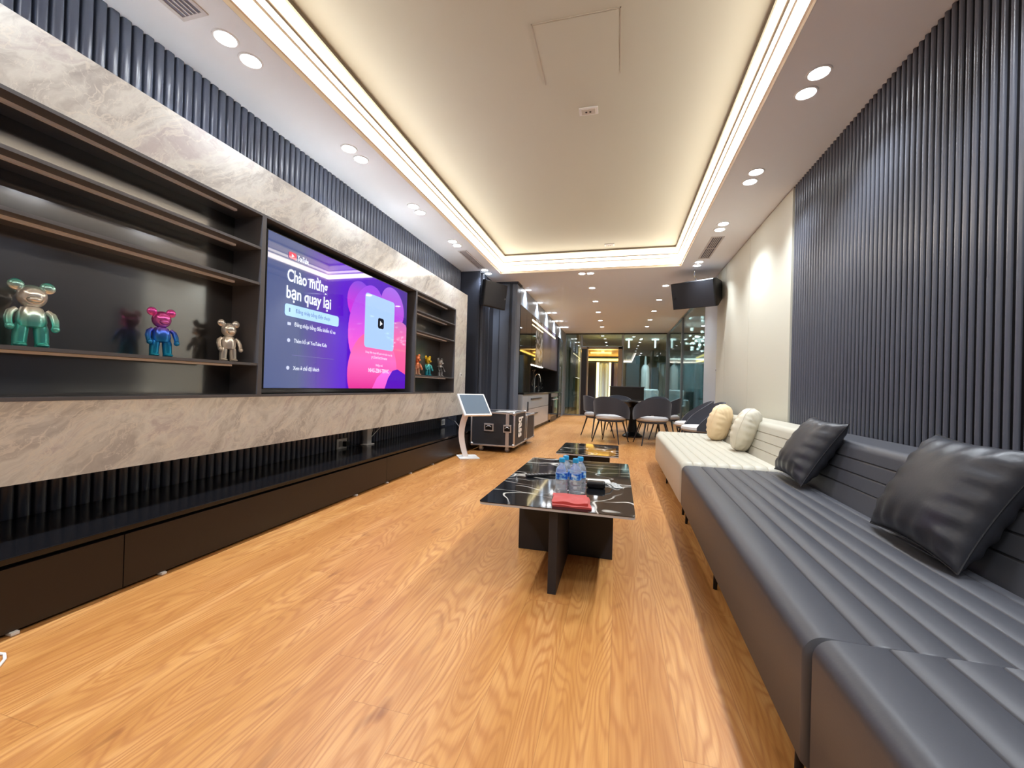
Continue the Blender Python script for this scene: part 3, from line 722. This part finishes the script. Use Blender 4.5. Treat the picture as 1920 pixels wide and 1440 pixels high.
obj('body', MB().box(-.155, -.055, 2.30, 2.36, .4002, .438, .012, 4), BLACKP, bx)
obj('zip', MB().box(-.1555, -.0545, 2.2995, 2.3605, .418, .4195), BLACKM, bx)
obj('strap', MB().tube([(-.057, 2.33, .43), (-.03, 2.34, .425), (-.015, 2.36, .408), (-.02, 2.39, .403)], .004, 8), mat('translucent_strap', (200, 200, 196), .4), bx)
WR = mat('white_paper', (236, 234, 230), .6)
tag(obj('tissue_packet', rot_about(MB().box(-.16, -.03, 2.43, 2.50, .4002, .415, .006, 3), (-.1, 2.46, 0), .15), WR), 'white tissue packet behind the black case', 'tissue packet')
ct = thing('crumpled_wrapper', 'clear crumpled plastic wrapper at the right of the black case', 'wrapper', (-.01, 2.42, .40))
mb = MB().grid(lambda a, b2: (-.04+.07*a+.01*sin(b2*7), 2.36+.10*b2, .4015+.018*abs(sin(a*5+b2*4))*sin(PI*a)*sin(PI*b2)+.001), 12, 12)
obj('film', mb, mat('clear_film', (225, 228, 228), .2, trans=.5), ct)

# ------------------------------------------------------------------ flight cases
CASEB = mat('case_black_laminate', (40, 43, 50), .5); BALL = mat('case_ball_corner', (190, 190, 194), .3, .9)
def flight_case(label, x0, x1, y0, y1, z0, z1, detail=True):
    t = thing('flight_case', label, 'flight case', ((x0+x1)/2, (y0+y1)/2, 0), 'black flight cases by the kitchen')
    obj('body', MB().box(x0+.006, x1-.006, y0+.006, y1-.006, z0+.006, z1-.006), CASEB, t)
    e = MB(); w_ = .022
    for xa in (x0, x1-w_):
        for ya in (y0, y1-w_): e.box(xa, xa+w_, ya, ya+w_, z0, z1, .002)
        for za in (z0, z1-w_): e.box(xa, xa+w_, y0, y1, za, za+w_, .002)
    for ya in (y0, y1-w_):
        for za in (z0, z1-w_): e.box(x0, x1, ya, ya+w_, za, za+w_, .002)
    obj('edge_profile', e, ALU, t)
    if detail:
        obj('lid_profile', MB().box(x1-.135, x1-.085, y0-.003, y0+.01, z0+.02, z1-.02, .002).box(x1-.135, x1-.085, y0, y1, z1-.01, z1+.003, .001), ALU, t)
    for xa in (x0+.02, x1-.02):
        for ya in (y0+.02, y1-.02):
            for za in (z0+.02, z1-.02): obj('ball_corner', MB().ell((xa, ya, za), (.030, .030, .030), 12, 8), BALL, t)
    for xa in (x0+.14, x1-.13):
        for ya in (y0+.10, y1-.10):
            cs = obj('caster', MB().lathe([(.018, -.014), (.032, -.013), (.034, 0), (.032, .013), (.018, .014)], (xa, ya, .034), 16, 'y'), mat('caster_grey', (150, 150, 156), .5), t)
            obj('fork', MB().box(xa-.022, xa+.022, ya-.022, ya-.016, .03, z0).box(xa-.022, xa+.022, ya+.016, ya+.022, .03, z0), ALU, cs)
    return t
fc = flight_case('black flight case with aluminium edges beside the kiosk', -2.07, -1.405, 5.64, 6.345, .085, .575)
def latch(xc, zc, w_, h_, parent, nm):
    l = obj(nm, MB().box(xc-w_/2, xc+w_/2, 5.632, 5.645, zc-h_/2, zc+h_/2, .003), ALU, parent)
    obj('dish', MB().box(xc-w_*.36, xc+w_*.36, 5.629, 5.633, zc-h_*.33, zc+h_*.30, .001), BLACKM, l)
    obj('bail' if nm == 'handle' else 'twist', MB().tube([(xc-w_*.25, 5.626, zc+h_*.05), (xc-w_*.1, 5.622, zc+h_*.2), (xc+w_*.1, 5.622, zc+h_*.2), (xc+w_*.25, 5.626, zc+h_*.05)], .006, 8), ALU, l)
latch(-1.79, .355, .145, .11, fc, 'handle'); latch(-1.515, .345, .12, .11, fc, 'latch')
text('bass', fc, WR, .40, .30, (-1.4045, 5.87, .50), (0, 0, -1), (0, 1, 0), .001, name='lettering', bold=.012)
flight_case('second black flight case standing behind the first', -1.99, -1.40, 6.42, 7.02, .085, .50, False)
tag(obj('paper_sheet', MB().box(-1.72, -1.46, 5.72, 5.95, .5785, .5815), WR), 'white sheet lying on top of the front flight case', 'paper')

# ------------------------------------------------------------------ kiosk
ki = thing('touch_kiosk', 'white touch screen kiosk on a curved stand', 'kiosk', (-1.90, 5.10, 0))
obj('base', rot_about(MB().box(-2.03, -1.77, 4.95, 5.25, 0, .012, .003), (-1.9, 5.1, 0), .55), WHITE, ki)
def kx(z): return -1.93+.055*z-.16*sin(PI*min(z/.62, 1)*.9)*.55
sp = MB()
for (a, b2) in ((-.032, .032),):
    P = []
    for k in range(13):
        z = .01+.62*k/12; P.append(z)
    secs = []
    for z in P:
        x = kx(z); w_ = .035+.02*(z/.62)
        secs.append([sp.b.verts.new(p) for p in ((x-w_*.5, 5.06, z), (x+w_*.9, 5.10, z), (x+w_*.5, 5.16, z), (x-w_*.9, 5.12, z))])
    for s0, s1 in zip(secs, secs[1:]):
        for k in range(4): sp.b.faces.new((s0[k], s0[(k+1) % 4], s1[(k+1) % 4], s1[k]))
    sp.b.faces.new(secs[0][::-1]); sp.b.faces.new(secs[-1])
obj('stand', sp, mat('kiosk_white', (224, 214, 210), .3), ki, ang=40)
aa = math.radians(42); el = math.radians(42)
nrm = Vector((cos(aa)*cos(el), -sin(aa)*cos(el), sin(el))); U = Vector((sin(aa), cos(aa), 0)); V = nrm.cross(U); V = V if V.z > 0 else -V
def panel(w_, h_, t0, t1, bev, c_):
    mb = MB().box(-w_/2, w_/2, t0, t1, -h_/2, h_/2, bev); Mx = Matrix((U, nrm, V)).transposed().to_4x4(); Mx.translation = Vector(c_); return mb.xf(Mx)
KC = (-1.815, 5.08, .705)
tp = obj('tablet', panel(.40, .36, -.03, 0, .006, KC), mat('kiosk_bezel', (240, 240, 240), .3), ki)
obj('screen', panel(.355, .315, 0, .002, 0, KC), mat('grey_screen', (92, 104, 116), .12, emit=(70, 84, 98), es=.5), tp)
tag(obj('kiosk_cable', MB().tube([(-1.99, 5.13, .16), (-2.03, 5.30, .215), (-2.12, 5.45, .30), (-2.30, 5.6, .42), (-2.45, 5.6, .46), (-2.62, 5.68, .40)], .005, 8), mat('grey_cable', (110, 110, 112), .5)), 'grey cable from the kiosk up to the wall socket', 'cable')

# ------------------------------------------------------------------ speakers
SPK = mat('speaker_grille', (44, 46, 54), .55, bump=(400, .2, .001)); SPKB = mat('speaker_cabinet', (26, 27, 31), .45)
def speaker(label, c_, fwd, upv, W, H, D, bracket, logo_side):
    t = thing('hanging_speaker', label, 'speaker', c_, 'wall mounted loudspeakers')
    F = Vector(fwd).normalized(); U_ = Vector(upv); U_ = (U_-F*U_.dot(F)).normalized(); R_ = F.cross(U_)
    Mx = Matrix((R_, F, U_)).transposed().to_4x4(); Mx.translation = Vector(c_)
    body = MB(); bw, bh = W*.34, H*.30
    sec = [[body.b.verts.new(p) for p in ((-a, d, -h), (a, d, -h), (a, d, h), (-a, d, h))] for a, h, d in ((bw, bh, -D), (W/2, H/2, -.05), (W/2, H/2, .01), (W/2-.01, H/2-.01, .02))]
    for s0, s1 in zip(sec, sec[1:]):
        for k in range(4): body.b.faces.new((s0[k], s0[(k+1) % 4], s1[(k+1) % 4], s1[k]))
    body.b.faces.new(sec[0][::-1]); body.b.faces.new(sec[-1])
    obj('cabinet', body.xf(Mx), SPKB, t, ang=20)
    g_ = MB().grid(lambda a, b2: ((2*a-1)*(W/2-.012), .022+.03*(1-(2*a-1)**2), (2*b2-1)*(H/2-.012)), 16, 2)
    g_.box(-W/2+.012, W/2-.012, .018, .0225, -H/2+.012, H/2-.012)
    obj('grille', g_.xf(Mx), SPK, t, ang=20)
    obj('badge', MB().box(logo_side*W*.40-.014, logo_side*W*.40+.014, .025, .038, -.04, -.012).xf(Mx), CHROME, t)
    obj('bracket', MB().tube(bracket, .010, 8), CHROME, t)
speaker('black loudspeaker hanging above the cream sofa', (1.10, 6.95, 2.48), (-.68, -.72, -.30), (.08, 0, 1), .74, .42, .40, [(1.13, 7.02, HC), (1.13, 7.02, 2.80), (1.20, 7.08, 2.66)], 1)
speaker('black loudspeaker hanging beside the dark column', (-2.09, 6.72, 2.51), (.90, -.43, -.12), (.0, 0, 1), .56, .43, .20, [(-2.325, 6.85, 2.52), (-2.26, 6.83, 2.52), (-2.24, 6.8, 2.52)], -1)

# ------------------------------------------------------------------ dining set
SHELL = mat('dark_chair_fabric', (54, 56, 66), .7, sheen=.2); PAD = mat('light_grey_pad', (196, 192, 190), .8); LEGM = mat('chair_leg_metal', (60, 60, 66), .3, .7)
def make_chair():
    t = thing('dining_chair', '', 'chair', (0, 0, 0), 'dark tub dining chairs with light seats')
    A = math.radians(112); nu, nv, th = 28, 8, .022
    def edge(u):
        ph = A*(2*u-1); top = .47+.35*max(cos(ph*.80), 0)**.75; bot = .43+.10*max(cos(ph*1.1), 0); return ph, top, bot
    def surf(off):
        def fn(u, v):
            ph, top, bot = edge(u); z = bot+(top-bot)*v; k = 1+.22*max(z-.45, 0)
            rx, ry = (.295+off)*k, (.275+off)*k
            return (rx*sin(ph), -ry*cos(ph)+.03, z)
        return fn
    mb = MB(); mb.grid(surf(0), nu, nv); mb.grid(surf(th), nu, nv)
    so, si = surf(th), surf(0)
    for v in (0, 1): mb.grid(lambda a, b2, v=v: tuple(Vector(si(a, v)).lerp(Vector(so(a, v)), b2)), nu, 1)
    for u in (0, 1): mb.grid(lambda a, b2, u=u: tuple(Vector(si(u, a)).lerp(Vector(so(u, a)), b2)), nv, 1)
    bmesh.ops.remove_doubles(mb.b, verts=mb.b.verts, dist=.0005)
    obj('backrest', mb, SHELL, t)
    obj('seat', MB().lathe([(.20, .405), (.255, .415), (.275, .44), (.268, .47), (.235, .485), (.10, .49)], n=28, sy=.95), PAD, t)
    obj('seat_frame', MB().lathe([(.21, .375), (.245, .385), (.245, .41), (.2, .412)], n=28, sy=.95), SHELL, t)
    for sx in (-1, 1):
        for sy in (-1, 1): obj('leg', MB().tube([(sx*.16, sy*.15, .39), (sx*.25, sy*.24, 0)], [.016, .009], 10), LEGM, t)
    return t
ch = make_chair(); TC = (.30, 8.70)
spots = [(-.38, 8.32, 'dark tub dining chair left of the dining table'), (-.115, 7.62, 'dark tub dining chair at the near left of the dining table'),
         (.59, 7.62, 'dark tub dining chair at the near right of the dining table'), (.90, 8.50, 'dark tub dining chair right of the dining table'),
         (.05, 9.72, 'dark tub dining chair on the far side of the dining table'), (.78, 9.62, 'dark tub dining chair at the far right of the dining table')]
first = True
for x, y, lb in spots:
    o = ch if first else copy_tree(ch); first = False
    o.location = (x, y, 0); o['label'] = lb
    o.rotation_euler = (0, 0, math.atan2(TC[1]-y, TC[0]-x)-PI/2)
for x, y, lb, a in ((1.12, 6.12, 'dark tub chair against the pale wall, nearer the cream sofa', PI/2+.1), (1.12, 6.82, 'dark tub chair against the pale wall, farther from the cream sofa', PI/2-.05)):
    o = copy_tree(ch); o.location = (x, y, 0); o.rotation_euler = (0, 0, a); o['label'] = lb
dt = thing('dining_table', 'round dark dining table on a black pedestal', 'table', (TC[0], TC[1], 0))
obj('tabletop', MB().lathe([(.60, .715), (.66, .72), (.665, .735), (.655, .74), (.1, .74)], (TC[0], TC[1], 0), 48), BMARB, dt)
obj('pedestal', MB().lathe([(.20, 0), (.20, .03), (.10, .10), (.075, .3), (.085, .6), (.22, .7), (.22, .715)], (TC[0], TC[1], 0), 28), BLACKM, dt)
sb = thing('black_sideboard', 'plain black sideboard behind the dining table', 'sideboard', (.26, 13.4, 0))
obj('body', MB().box(-.25, .77, 13.2, 13.65, .02, 1.03), BLACKP, sb); obj('top', MB().box(-.27, .79, 13.18, 13.66, 1.03, 1.055), mat('grey_top', (70, 74, 82), .3), sb)
for xx in (-.2, .7): obj('foot', MB().box(xx-.02, xx+.02, 13.25, 13.6, 0, .02), BLACKM, sb)

# ------------------------------------------------------------------ kitchen
GREY = mat('grey_gloss_front', (168, 172, 178), .22); HND = mat('dark_handle', (50, 52, 58), .35, .4)
BG = mat('black_glass_door', (14, 15, 19), .04, 0, .8); PUR = mat('dark_plum_front', (92, 84, 98), .3)
FX = -1.775
def base_unit(y0, y1, label, drawers=True, m=GREY):
    t = thing('base_cabinet', label, 'cabinet', (-2.05, (y0+y1)/2, 0), 'kitchen base cabinets')
    obj('body', MB().box(-2.315, FX-.02, y0, y1, .08, .80), mat('cabinet_carcass', (150, 152, 156), .4), t)
    obj('plinth', MB().box(-2.31, FX-.05, y0, y1, 0, .08), BLACKP, t)
    if drawers:
        for z0, z1, hy, hl in ((.50, .795, .70, .48), (.085, .49, .375, .30)):
            d = obj('drawer', MB().box(FX-.02, FX, y0+.004, y1-.004, z0, z1), m, t, smooth=False)
            obj('handle', MB().box(FX, FX+.022, y0+.10*(y1-y0), y0+(.10+hl)*(y1-y0), hy-.010, hy+.010, .003), HND, d)
    else:
        d = obj('door', MB().box(FX-.02, FX, y0+.004, y1-.004, .085, .795), m, t, smooth=False)
        obj('handle', MB().box(FX, FX+.022, y1-.07, y1-.05, .45, .65, .003), HND, d)
base_unit(7.68, 8.19, 'narrow grey base cabinet beside the dark column', False)
base_unit(8.19, 10.70, 'wide grey base cabinet with two deep drawers')
base_unit(10.74, 11.15, 'slim dark base cabinet between the drawers and the oven', False, BG)
ov = thing('built_in_oven', 'built-in oven with dark glass door under the worktop', 'oven', (-2.05, 11.75, 0))
obj('body', MB().box(-2.315, FX-.02, 11.17, 12.40, .0, .80), BLACKP, ov)
obj('control_panel', MB().box(FX-.02, FX, 11.18, 12.39, .69, .795), ALU, ov)
od = obj('door', MB().box(FX-.02, FX, 11.18, 12.39, .15, .68), BG, ov)
obj('handle', MB().tube([(FX+.03, 11.28, .62), (FX+.03, 12.3, .62)], .010, 8), ALU, od)
tag(obj('worktop', MB().box(-2.315, -1.755, 7.68, 12.72, .80, .835, .004), mat('black_worktop', (18, 19, 22), .12)), 'long black worktop over the grey base cabinets', 'worktop')
tag(obj('splashback', MB().box(-2.319, -2.30, 8.75, 12.72, .836, 1.455), BMARB2), 'black marble splashback with white veins above the worktop', 'splashback')
pt = thing('tall_glass_cabinet', 'tall black glass cabinet on the worktop beside the column', 'cabinet', (-2.08, 8.2, .836))
obj('body', MB().box(-2.315, KX-.02, 7.68, 8.74, .836, 2.535), BLACKP, pt)
for a, b2 in ((7.685, 8.22), (8.228, 8.735)): obj('door', MB().box(KX-.02, KX, a, b2, .84, 2.53), BG, pt, smooth=False)
REFLB = mat('door_reflection_glow', (255, 240, 200), .5, emit=(255, 236, 180), es=3.0)  # glowing bars on the doors stand in for a bright reflection
def wall_unit(y0, y1, m_, label, bar=True):
    t = thing('wall_cabinet', label, 'cabinet', (-2.08, (y0+y1)/2, 1.46), 'kitchen wall cabinets')
    obj('body', MB().box(-2.315, KX-.02, y0, y1, 1.46, 2.535), BLACKP, t)
    obj('door', MB().box(KX-.02, KX, y0+.004, y1-.004, 1.465, 2.53), m_, t, smooth=False)
    obj('reflection_bar', MB().box(KX, KX+.008, y0+.02, y1-.02 if y1 < 12 else y1-.6, 2.405, 2.44), REFLB, t)
    if y1 < 11: obj('reflection_bar', MB().box(KX, KX+.008, y0+.02, y1-.02, 2.315, 2.33), REFLB, t)
wall_unit(8.76, 9.22, BG, 'black glass wall cabinet next to the tall glass cabinet')
LITG = mat('lit_display_panel', (170, 172, 178), .25)
q = N(LITG); nn = q.noise(q.obj(), 5, 3); q.l.new(q.ramp(nn, [(.4, (200, 202, 206)), (.52, (120, 110, 100)), (.6, (60, 54, 50)), (.7, (206, 206, 200))]), bsdf(LITG).inputs['Base Color'])
wall_unit(9.24, 10.12, LITG, 'pale patterned wall cabinet in the middle of the row')
wall_unit(10.14, 11.40, PUR, 'dark plum wall cabinet, nearer one')
wall_unit(11.42, 12.70, PUR, 'dark plum wall cabinet at the far end')
tag(obj('under_cabinet_light', MB().box(-1.93, -1.87, 8.8, 10.3, 1.445, 1.459), mat('white_light_bar', (255, 255, 255), .5, emit=(255, 246, 230), es=3)), 'white light bar under the wall cabinets', 'strip light')
fa = thing('kitchen_faucet', 'tall curved steel faucet on the worktop', 'faucet', (-2.1, 10.4, .836))
obj('spout', MB().tube([(-2.1, 10.4, .836), (-2.1, 10.4, 1.15), (-2.085, 10.4, 1.25), (-2.04, 10.4, 1.30), (-1.98, 10.4, 1.27), (-1.95, 10.4, 1.18), (-1.94, 10.4, 1.08)], .016, 10), CHROME, fa)
obj('lever', MB().tube([(-2.1, 10.43, .92), (-2.06, 10.5, .98)], .010, 8), CHROME, fa)
fg = thing('tall_refrigerator', 'tall dark refrigerator at the far end of the kitchen', 'refrigerator', (-2.08, 13.1, 0))
obj('body', MB().box(-2.315, -1.83, 12.74, 13.52, 0, 2.535), BLACKP, fg)
for a, b2 in ((0.05, .80), (.81, 2.50)):
    d = obj('door', MB().box(-1.83, -1.80, 12.745, 13.515, a, b2, .004), mat('steel_door', (96, 104, 112), .22, .7), fg)
    obj('handle', MB().tube([(-1.775, 12.82, a+.1), (-1.775, 12.82, min(b2-.1, a+.8))], .010, 8), ALU, d)

# ------------------------------------------------------------------ glass partitions
FRM = mat('glass_frame_metal', (140, 150, 158), .3, .6); GL2 = m_glass('tinted_glass', (196, 214, 214), .03, .8)
def pane(name, x0, x1, y0, y1, z0, z1, g_, fm=FRM, th=.03, bar=None):
    w_ = struct(name, MB().box(x0, x1, y0, y1, z0, z1), g_)
    f = MB()
    if x1-x0 > y1-y0:
        ym = (y0+y1)/2
        f.box(x0, x0+th, ym-.03, ym+.03, z0, z1).box(x1-th, x1, ym-.03, ym+.03, z0, z1).box(x0, x1, ym-.03, ym+.03, z0, z0+th).box(x0, x1, ym-.03, ym+.03, z1-th, z1)
    else:
        xm = (x0+x1)/2
        f.box(xm-.03, xm+.03, y0, y0+th, z0, z1).box(xm-.03, xm+.03, y1-th, y1, z0, z1).box(xm-.03, xm+.03, y0, y1, z0, z0+th).box(xm-.03, xm+.03, y0, y1, z1-th, z1)
    o = obj('window_frame', f, fm, w_); return w_
pane('window_1', KX, -1.30, YF, YF+.012, 0, HC, GLASS)
pane('window_2', .12, XR, YF, YF+.012, 0, HC, GLASS)
pane('window_3', -1.29, .11, YF, YF+.012, 2.42, HC, GLASS)
pane('window_4', XR+.03, XR+.042, 8.32, 11.45, 0, HC, GL2); pane('window_5', XR+.03, XR+.042, 11.47, 14.62, 0, HC, GL2)
struct('trim_11', MB().box(-1.29, -1.10, YF-.04, YF+.06, 0, 2.42), mat('black_door_frame', (28, 28, 34), .3))
struct('trim_12', MB().box(-1.10, -1.05, YF-.045, YF+.065, 0, 2.42).box(-.03, .10, YF-.045, YF+.065, 0, 2.42).box(-1.29, .10, YF-.045, YF+.065, 2.36, 2.42), mat('bronze_door_frame', (150, 132, 112), .3, .5))
struct('trim_13', MB().box(XR-.02, XR+.08, YF-.05, YF+.06, 0, HC), FRM)
struct('trim_14', MB().box(KX, XR, YF-.03, YF+.03, HC-.035, HC), BLACKM)
struct('trim_15', MB().box(XR+.01, XR+.06, 8.32, YF, HC-.02, HC).box(KX, -1.05, YF-.05, YF+.05, 0, .03), FRM)

# ------------------------------------------------------------------ rooms beyond the glass
DIM = mat('far_room_wall', (150, 168, 170), .6); DIMC = mat('far_room_ceiling', (200, 204, 202), .7)
struct('wall_far', MB().box(-3.2, 6.2, 20.9, 21.0, 0, 3), DIM)
struct('wall_east', MB().box(6.1, 6.2, 4.5, 21.0, 0, 3), DIM); struct('wall_south', MB().box(XR+.1, 6.2, 4.5, 4.6, 0, 3), DIM)
struct('wall_west', MB().box(-3.2, -3.1, 14.7, 21, 0, 3), DIM)
struct('ceiling_beyond', MB().box(XR+.1, 6.2, 4.5, 21, HC, HC+.1).box(-3.2, XR+.1, YF+.1, 21, HC, HC+.1), DIMC)
# gold lit hallway
GOLDW = mat('gold_hall_wall', (180, 140, 70), .35, .3)
GOLDE = mat('gold_light_strip', (255, 220, 120), .5, emit=(255, 206, 96), es=3.0); CREAME = mat('cream_light_panel', (255, 240, 200), .5, emit=(255, 236, 180), es=1.3)
struct('wall_hall_left', MB().box(-1.50, -1.42, 14.8, 18.8, 0, HC), GOLDW)
hl = thing('hall_ceiling_light', 'glowing gold rectangular ceiling light in the hallway beyond the doorway', 'ceiling light', (-.65, 17, 2.35))
obj('panel', MB().box(-1.42, .05, 15.6, 18.6, 2.40, 2.48), mat('gold_panel', (200, 156, 80), .3, .4), hl)
f = MB().box(-1.42, .05, 18.5, 18.6, 2.20, 2.30).box(-1.42, -1.36, 15.6, 18.6, 2.36, 2.40).box(-.01, .05, 15.6, 18.6, 2.36, 2.40)
obj('light_strip', f, GOLDE, hl)
obj('cross_bar', MB().box(-1.1, -.3, 16.5, 16.6, 2.36, 2.40).box(-.66, -.56, 15.9, 16.5, 2.36, 2.40), GOLDE, hl)
for (x0, x1, m_, nm) in ((-.96, -.85, CREAME, 'glowing cream light column, left one in the hallway'), (-.42, -.33, CREAME, 'glowing cream light column, right one in the hallway')):
    tag(obj('light_column', MB().box(x0, x1, 18.62, 18.70, 0, 2.14), m_), nm, 'light column')
CURT = mat('pale_blue_curtain', (190, 208, 214), .8)
def curtain(name, label, x0, x1, y, z0, z1, m_):
    n = max(int((x1-x0)/.03), 8)
    mb = MB().grid(lambda a, b2: (x0+(x1-x0)*a, y+.035*sin(a*(x1-x0)*38), z0+(z1-z0)*b2), n*3, 1)
    mb.grid(lambda a, b2: (x0+(x1-x0)*a, y+.012+.035*sin(a*(x1-x0)*38), z0+(z1-z0)*b2), n*3, 1)
    t = thing(name, label, 'curtain', ((x0+x1)/2, y, z0), 'curtains in the rooms beyond the glass')
    obj('fabric', mb, m_, t); obj('rail', MB().box(x0, x1, y-.02, y+.03, z1, z1+.04), FRM, t)
curtain('long_curtain', 'pale blue curtain between the light columns of the hallway', -.84, -.43, 18.75, .02, 2.10, CURT)
curtain('long_curtain', 'pale curtain at the right side of the hallway', -.20, .30, 18.75, .02, 2.10, mat('lavender_curtain', (176, 176, 200), .8))
curtain('long_curtain', 'pale curtain behind the sitting area beyond the glass', 1.55, 1.95, 18.3, .02, 2.10, CURT)
curtain('long_curtain', 'wide teal tinted curtain behind the right glass wall', 2.20, 3.15, 17.2, .02, 2.10, mat('teal_curtain', (140, 178, 186), .8))
pe = thing('curtain_pelmet', 'grey pelmet with a bright light strip above the teal curtain', 'pelmet', (3, 17.2, 2.14))
obj('valance', MB().box(1.9, 4.2, 17.1, 17.3, 2.14, HC-.005), mat('pelmet_grey', (150, 158, 158), .6), pe)
obj('light_strip', MB().box(1.9, 4.2, 17.07, 17.1, 2.18, 2.24), mat('pelmet_white_light', (255, 255, 250), .5, emit=(250, 250, 240), es=4), pe)
tag(obj('tall_dark_panel', MB().box(-.31, -.21, 18.6, 18.9, 0, 2.12), mat('indigo_panel', (36, 26, 70), .3)), 'dark indigo panel right of the light column', 'panel')
tag(obj('tall_dark_panel', MB().box(-1.38, -1.02, 18.66, 18.9, 0, 2.12), mat('navy_panel', (34, 40, 54), .3)), 'dark navy panel left of the hallway light column', 'panel')
# pale statue and armchairs seen through the glass
st = thing('pale_column', 'pale rounded column behind the right half of the glass partition', 'column', (1.05, 17.5, 0))
obj('shaft', MB().lathe([(.17, 0), (.17, 1.75), (.14, 1.9), (.05, 2.0), (.04, 2.35)], (1.05, 17.5, 0), 20), mat('pale_stone', (176, 184, 184), .5), st)
tag(obj('dark_cabinet', MB().box(.30, .82, 17.4, 18.2, 0, 2.35), mat('slate_cabinet', (52, 62, 66), .4)), 'tall slate cabinet left of the pale column', 'cabinet')
tag(obj('dark_cabinet', MB().box(1.28, 1.56, 17.6, 18.2, 0, 1.9), mat('slate_cabinet', (52, 62, 66), .4)), 'lower slate cabinet right of the pale column', 'cabinet')
ac = thing('grey_armchair', 'pale grey armchair beyond the glass partition', 'armchair', (1.15, 15.8, 0))
PG = mat('pale_grey_fabric', (172, 176, 176), .8)
obj('seat', MB().box(.85, 1.45, 15.5, 16.1, .15, .45, .06, 3), PG, ac); obj('backrest', MB().box(.85, 1.45, 16.0, 16.2, .4, 1.0, .07, 3), PG, ac)
for xx in (.82, 1.48): obj('armrest', MB().box(xx-.07, xx+.07, 15.5, 16.15, .15, .65, .05, 3), PG, ac)
for xx in (.9, 1.4):
    for yy in (15.55, 16.1): obj('leg', MB().box(xx-.02, xx+.02, yy-.02, yy+.02, 0, .15), BLACKM, ac)
GREEN = mat('deep_green_velvet', (30, 62, 52), .6, sheen=.4)
def green_chair(x, y, a, lb):
    t = thing('green_chair', lb, 'chair', (0, 0, 0), 'green chairs behind the right glass wall')
    obj('seat', MB().box(-.24, .24, -.24, .24, .38, .48, .04, 3), GREEN, t); obj('backrest', MB().box(-.24, .24, -.29, -.22, .45, .95, .03, 3), GREEN, t)
    for sx in (-.2, .2):
        for sy in (-.2, .2): obj('leg', MB().box(sx-.014, sx+.014, sy-.014, sy+.014, 0, .39), BLACKM, t)
    t.location = (x, y, 0); t.rotation_euler = (0, 0, a)
for k, (x, y, a) in enumerate(((2.05, 11.3, -1.57), (2.05, 12.1, -1.57), (2.05, 12.9, -1.57), (2.55, 10.6, 0))):
    green_chair(x, y, a, 'deep green velvet chair behind the right glass wall, %s' % ('nearest by the glass', 'middle one by the glass', 'farthest by the glass', 'at the near table end')[k])
tt = thing('long_table', 'long dark table behind the right glass wall', 'table', (2.7, 12.2, 0))
obj('tabletop', MB().box(2.3, 3.2, 11.0, 13.5, .72, .76), mat('dark_green_stone', (40, 56, 52), .15), tt)
for yy in (11.4, 13.1): obj('leg_panel', MB().box(2.55, 2.95, yy-.05, yy+.05, 0, .72), BLACKM, tt)
cdl = thing('crystal_chandelier', 'chandelier of small glowing crystal drops beyond the right glass wall', 'chandelier', (2.1, 12.3, HC))
obj('ceiling_plate', MB().box(1.75, 2.6, 11.3, 13.3, HC-.02, HC), CHROME, cdl)
CRY = mat('crystal_glow', (255, 255, 255), .2, emit=(235, 245, 240), es=14)
rr = random.Random(4)
for k in range(34):
    x, y, z = rr.uniform(1.8, 2.55), rr.uniform(11.4, 13.2), rr.uniform(2.15, 2.75)
    o = obj('crystal_drop', MB().ell((x, y, z), (.026, .026, .032), 8, 6), CRY, cdl)
    obj('wire', MB().tube([(x, y, z+.03), (x, y, HC-.02)], .002, 5), CHROME, o)
SDF = spot_data(230, 150)
for x, y, lb in ((2.6, 9.5, 'behind the right glass wall, nearest one'), (2.8, 15.0, 'behind the right glass wall, before the teal curtain'), (2.9, 16.2, 'close to the teal curtain'), (.8, 16.5, 'over the grey armchair beyond the partition'),
                 (-.6, 15.3, 'just inside the hallway doorway'), (4.5, 12, 'behind the long dark table'), (.5, 15.6, 'between the two tube pendants beyond the partition'), (-2.4, 16.5, 'in the room left of the hallway')):
    make_dl(x, y, 'round white downlight '+lb, 'downlights beyond the glass', SDF)
tag(obj('hanging_lamp', MB().tube([(.35, 16.2, HC), (.35, 16.2, 2.55)], .03, 10).box(.22, .48, 16.15, 16.25, 2.84, 2.88), mat('lamp_white_glow', (255, 255, 255), .4, emit=(240, 250, 250), es=2)), 'white tube pendant lamp beyond the glass, left one', 'pendant lamp')
tag(obj('hanging_lamp', MB().tube([(1.30, 16.2, HC), (1.30, 16.2, 2.55)], .03, 10).box(1.17, 1.43, 16.15, 16.25, 2.84, 2.88), mat('lamp_white_glow')), 'white tube pendant lamp beyond the glass, right one', 'pendant lamp')
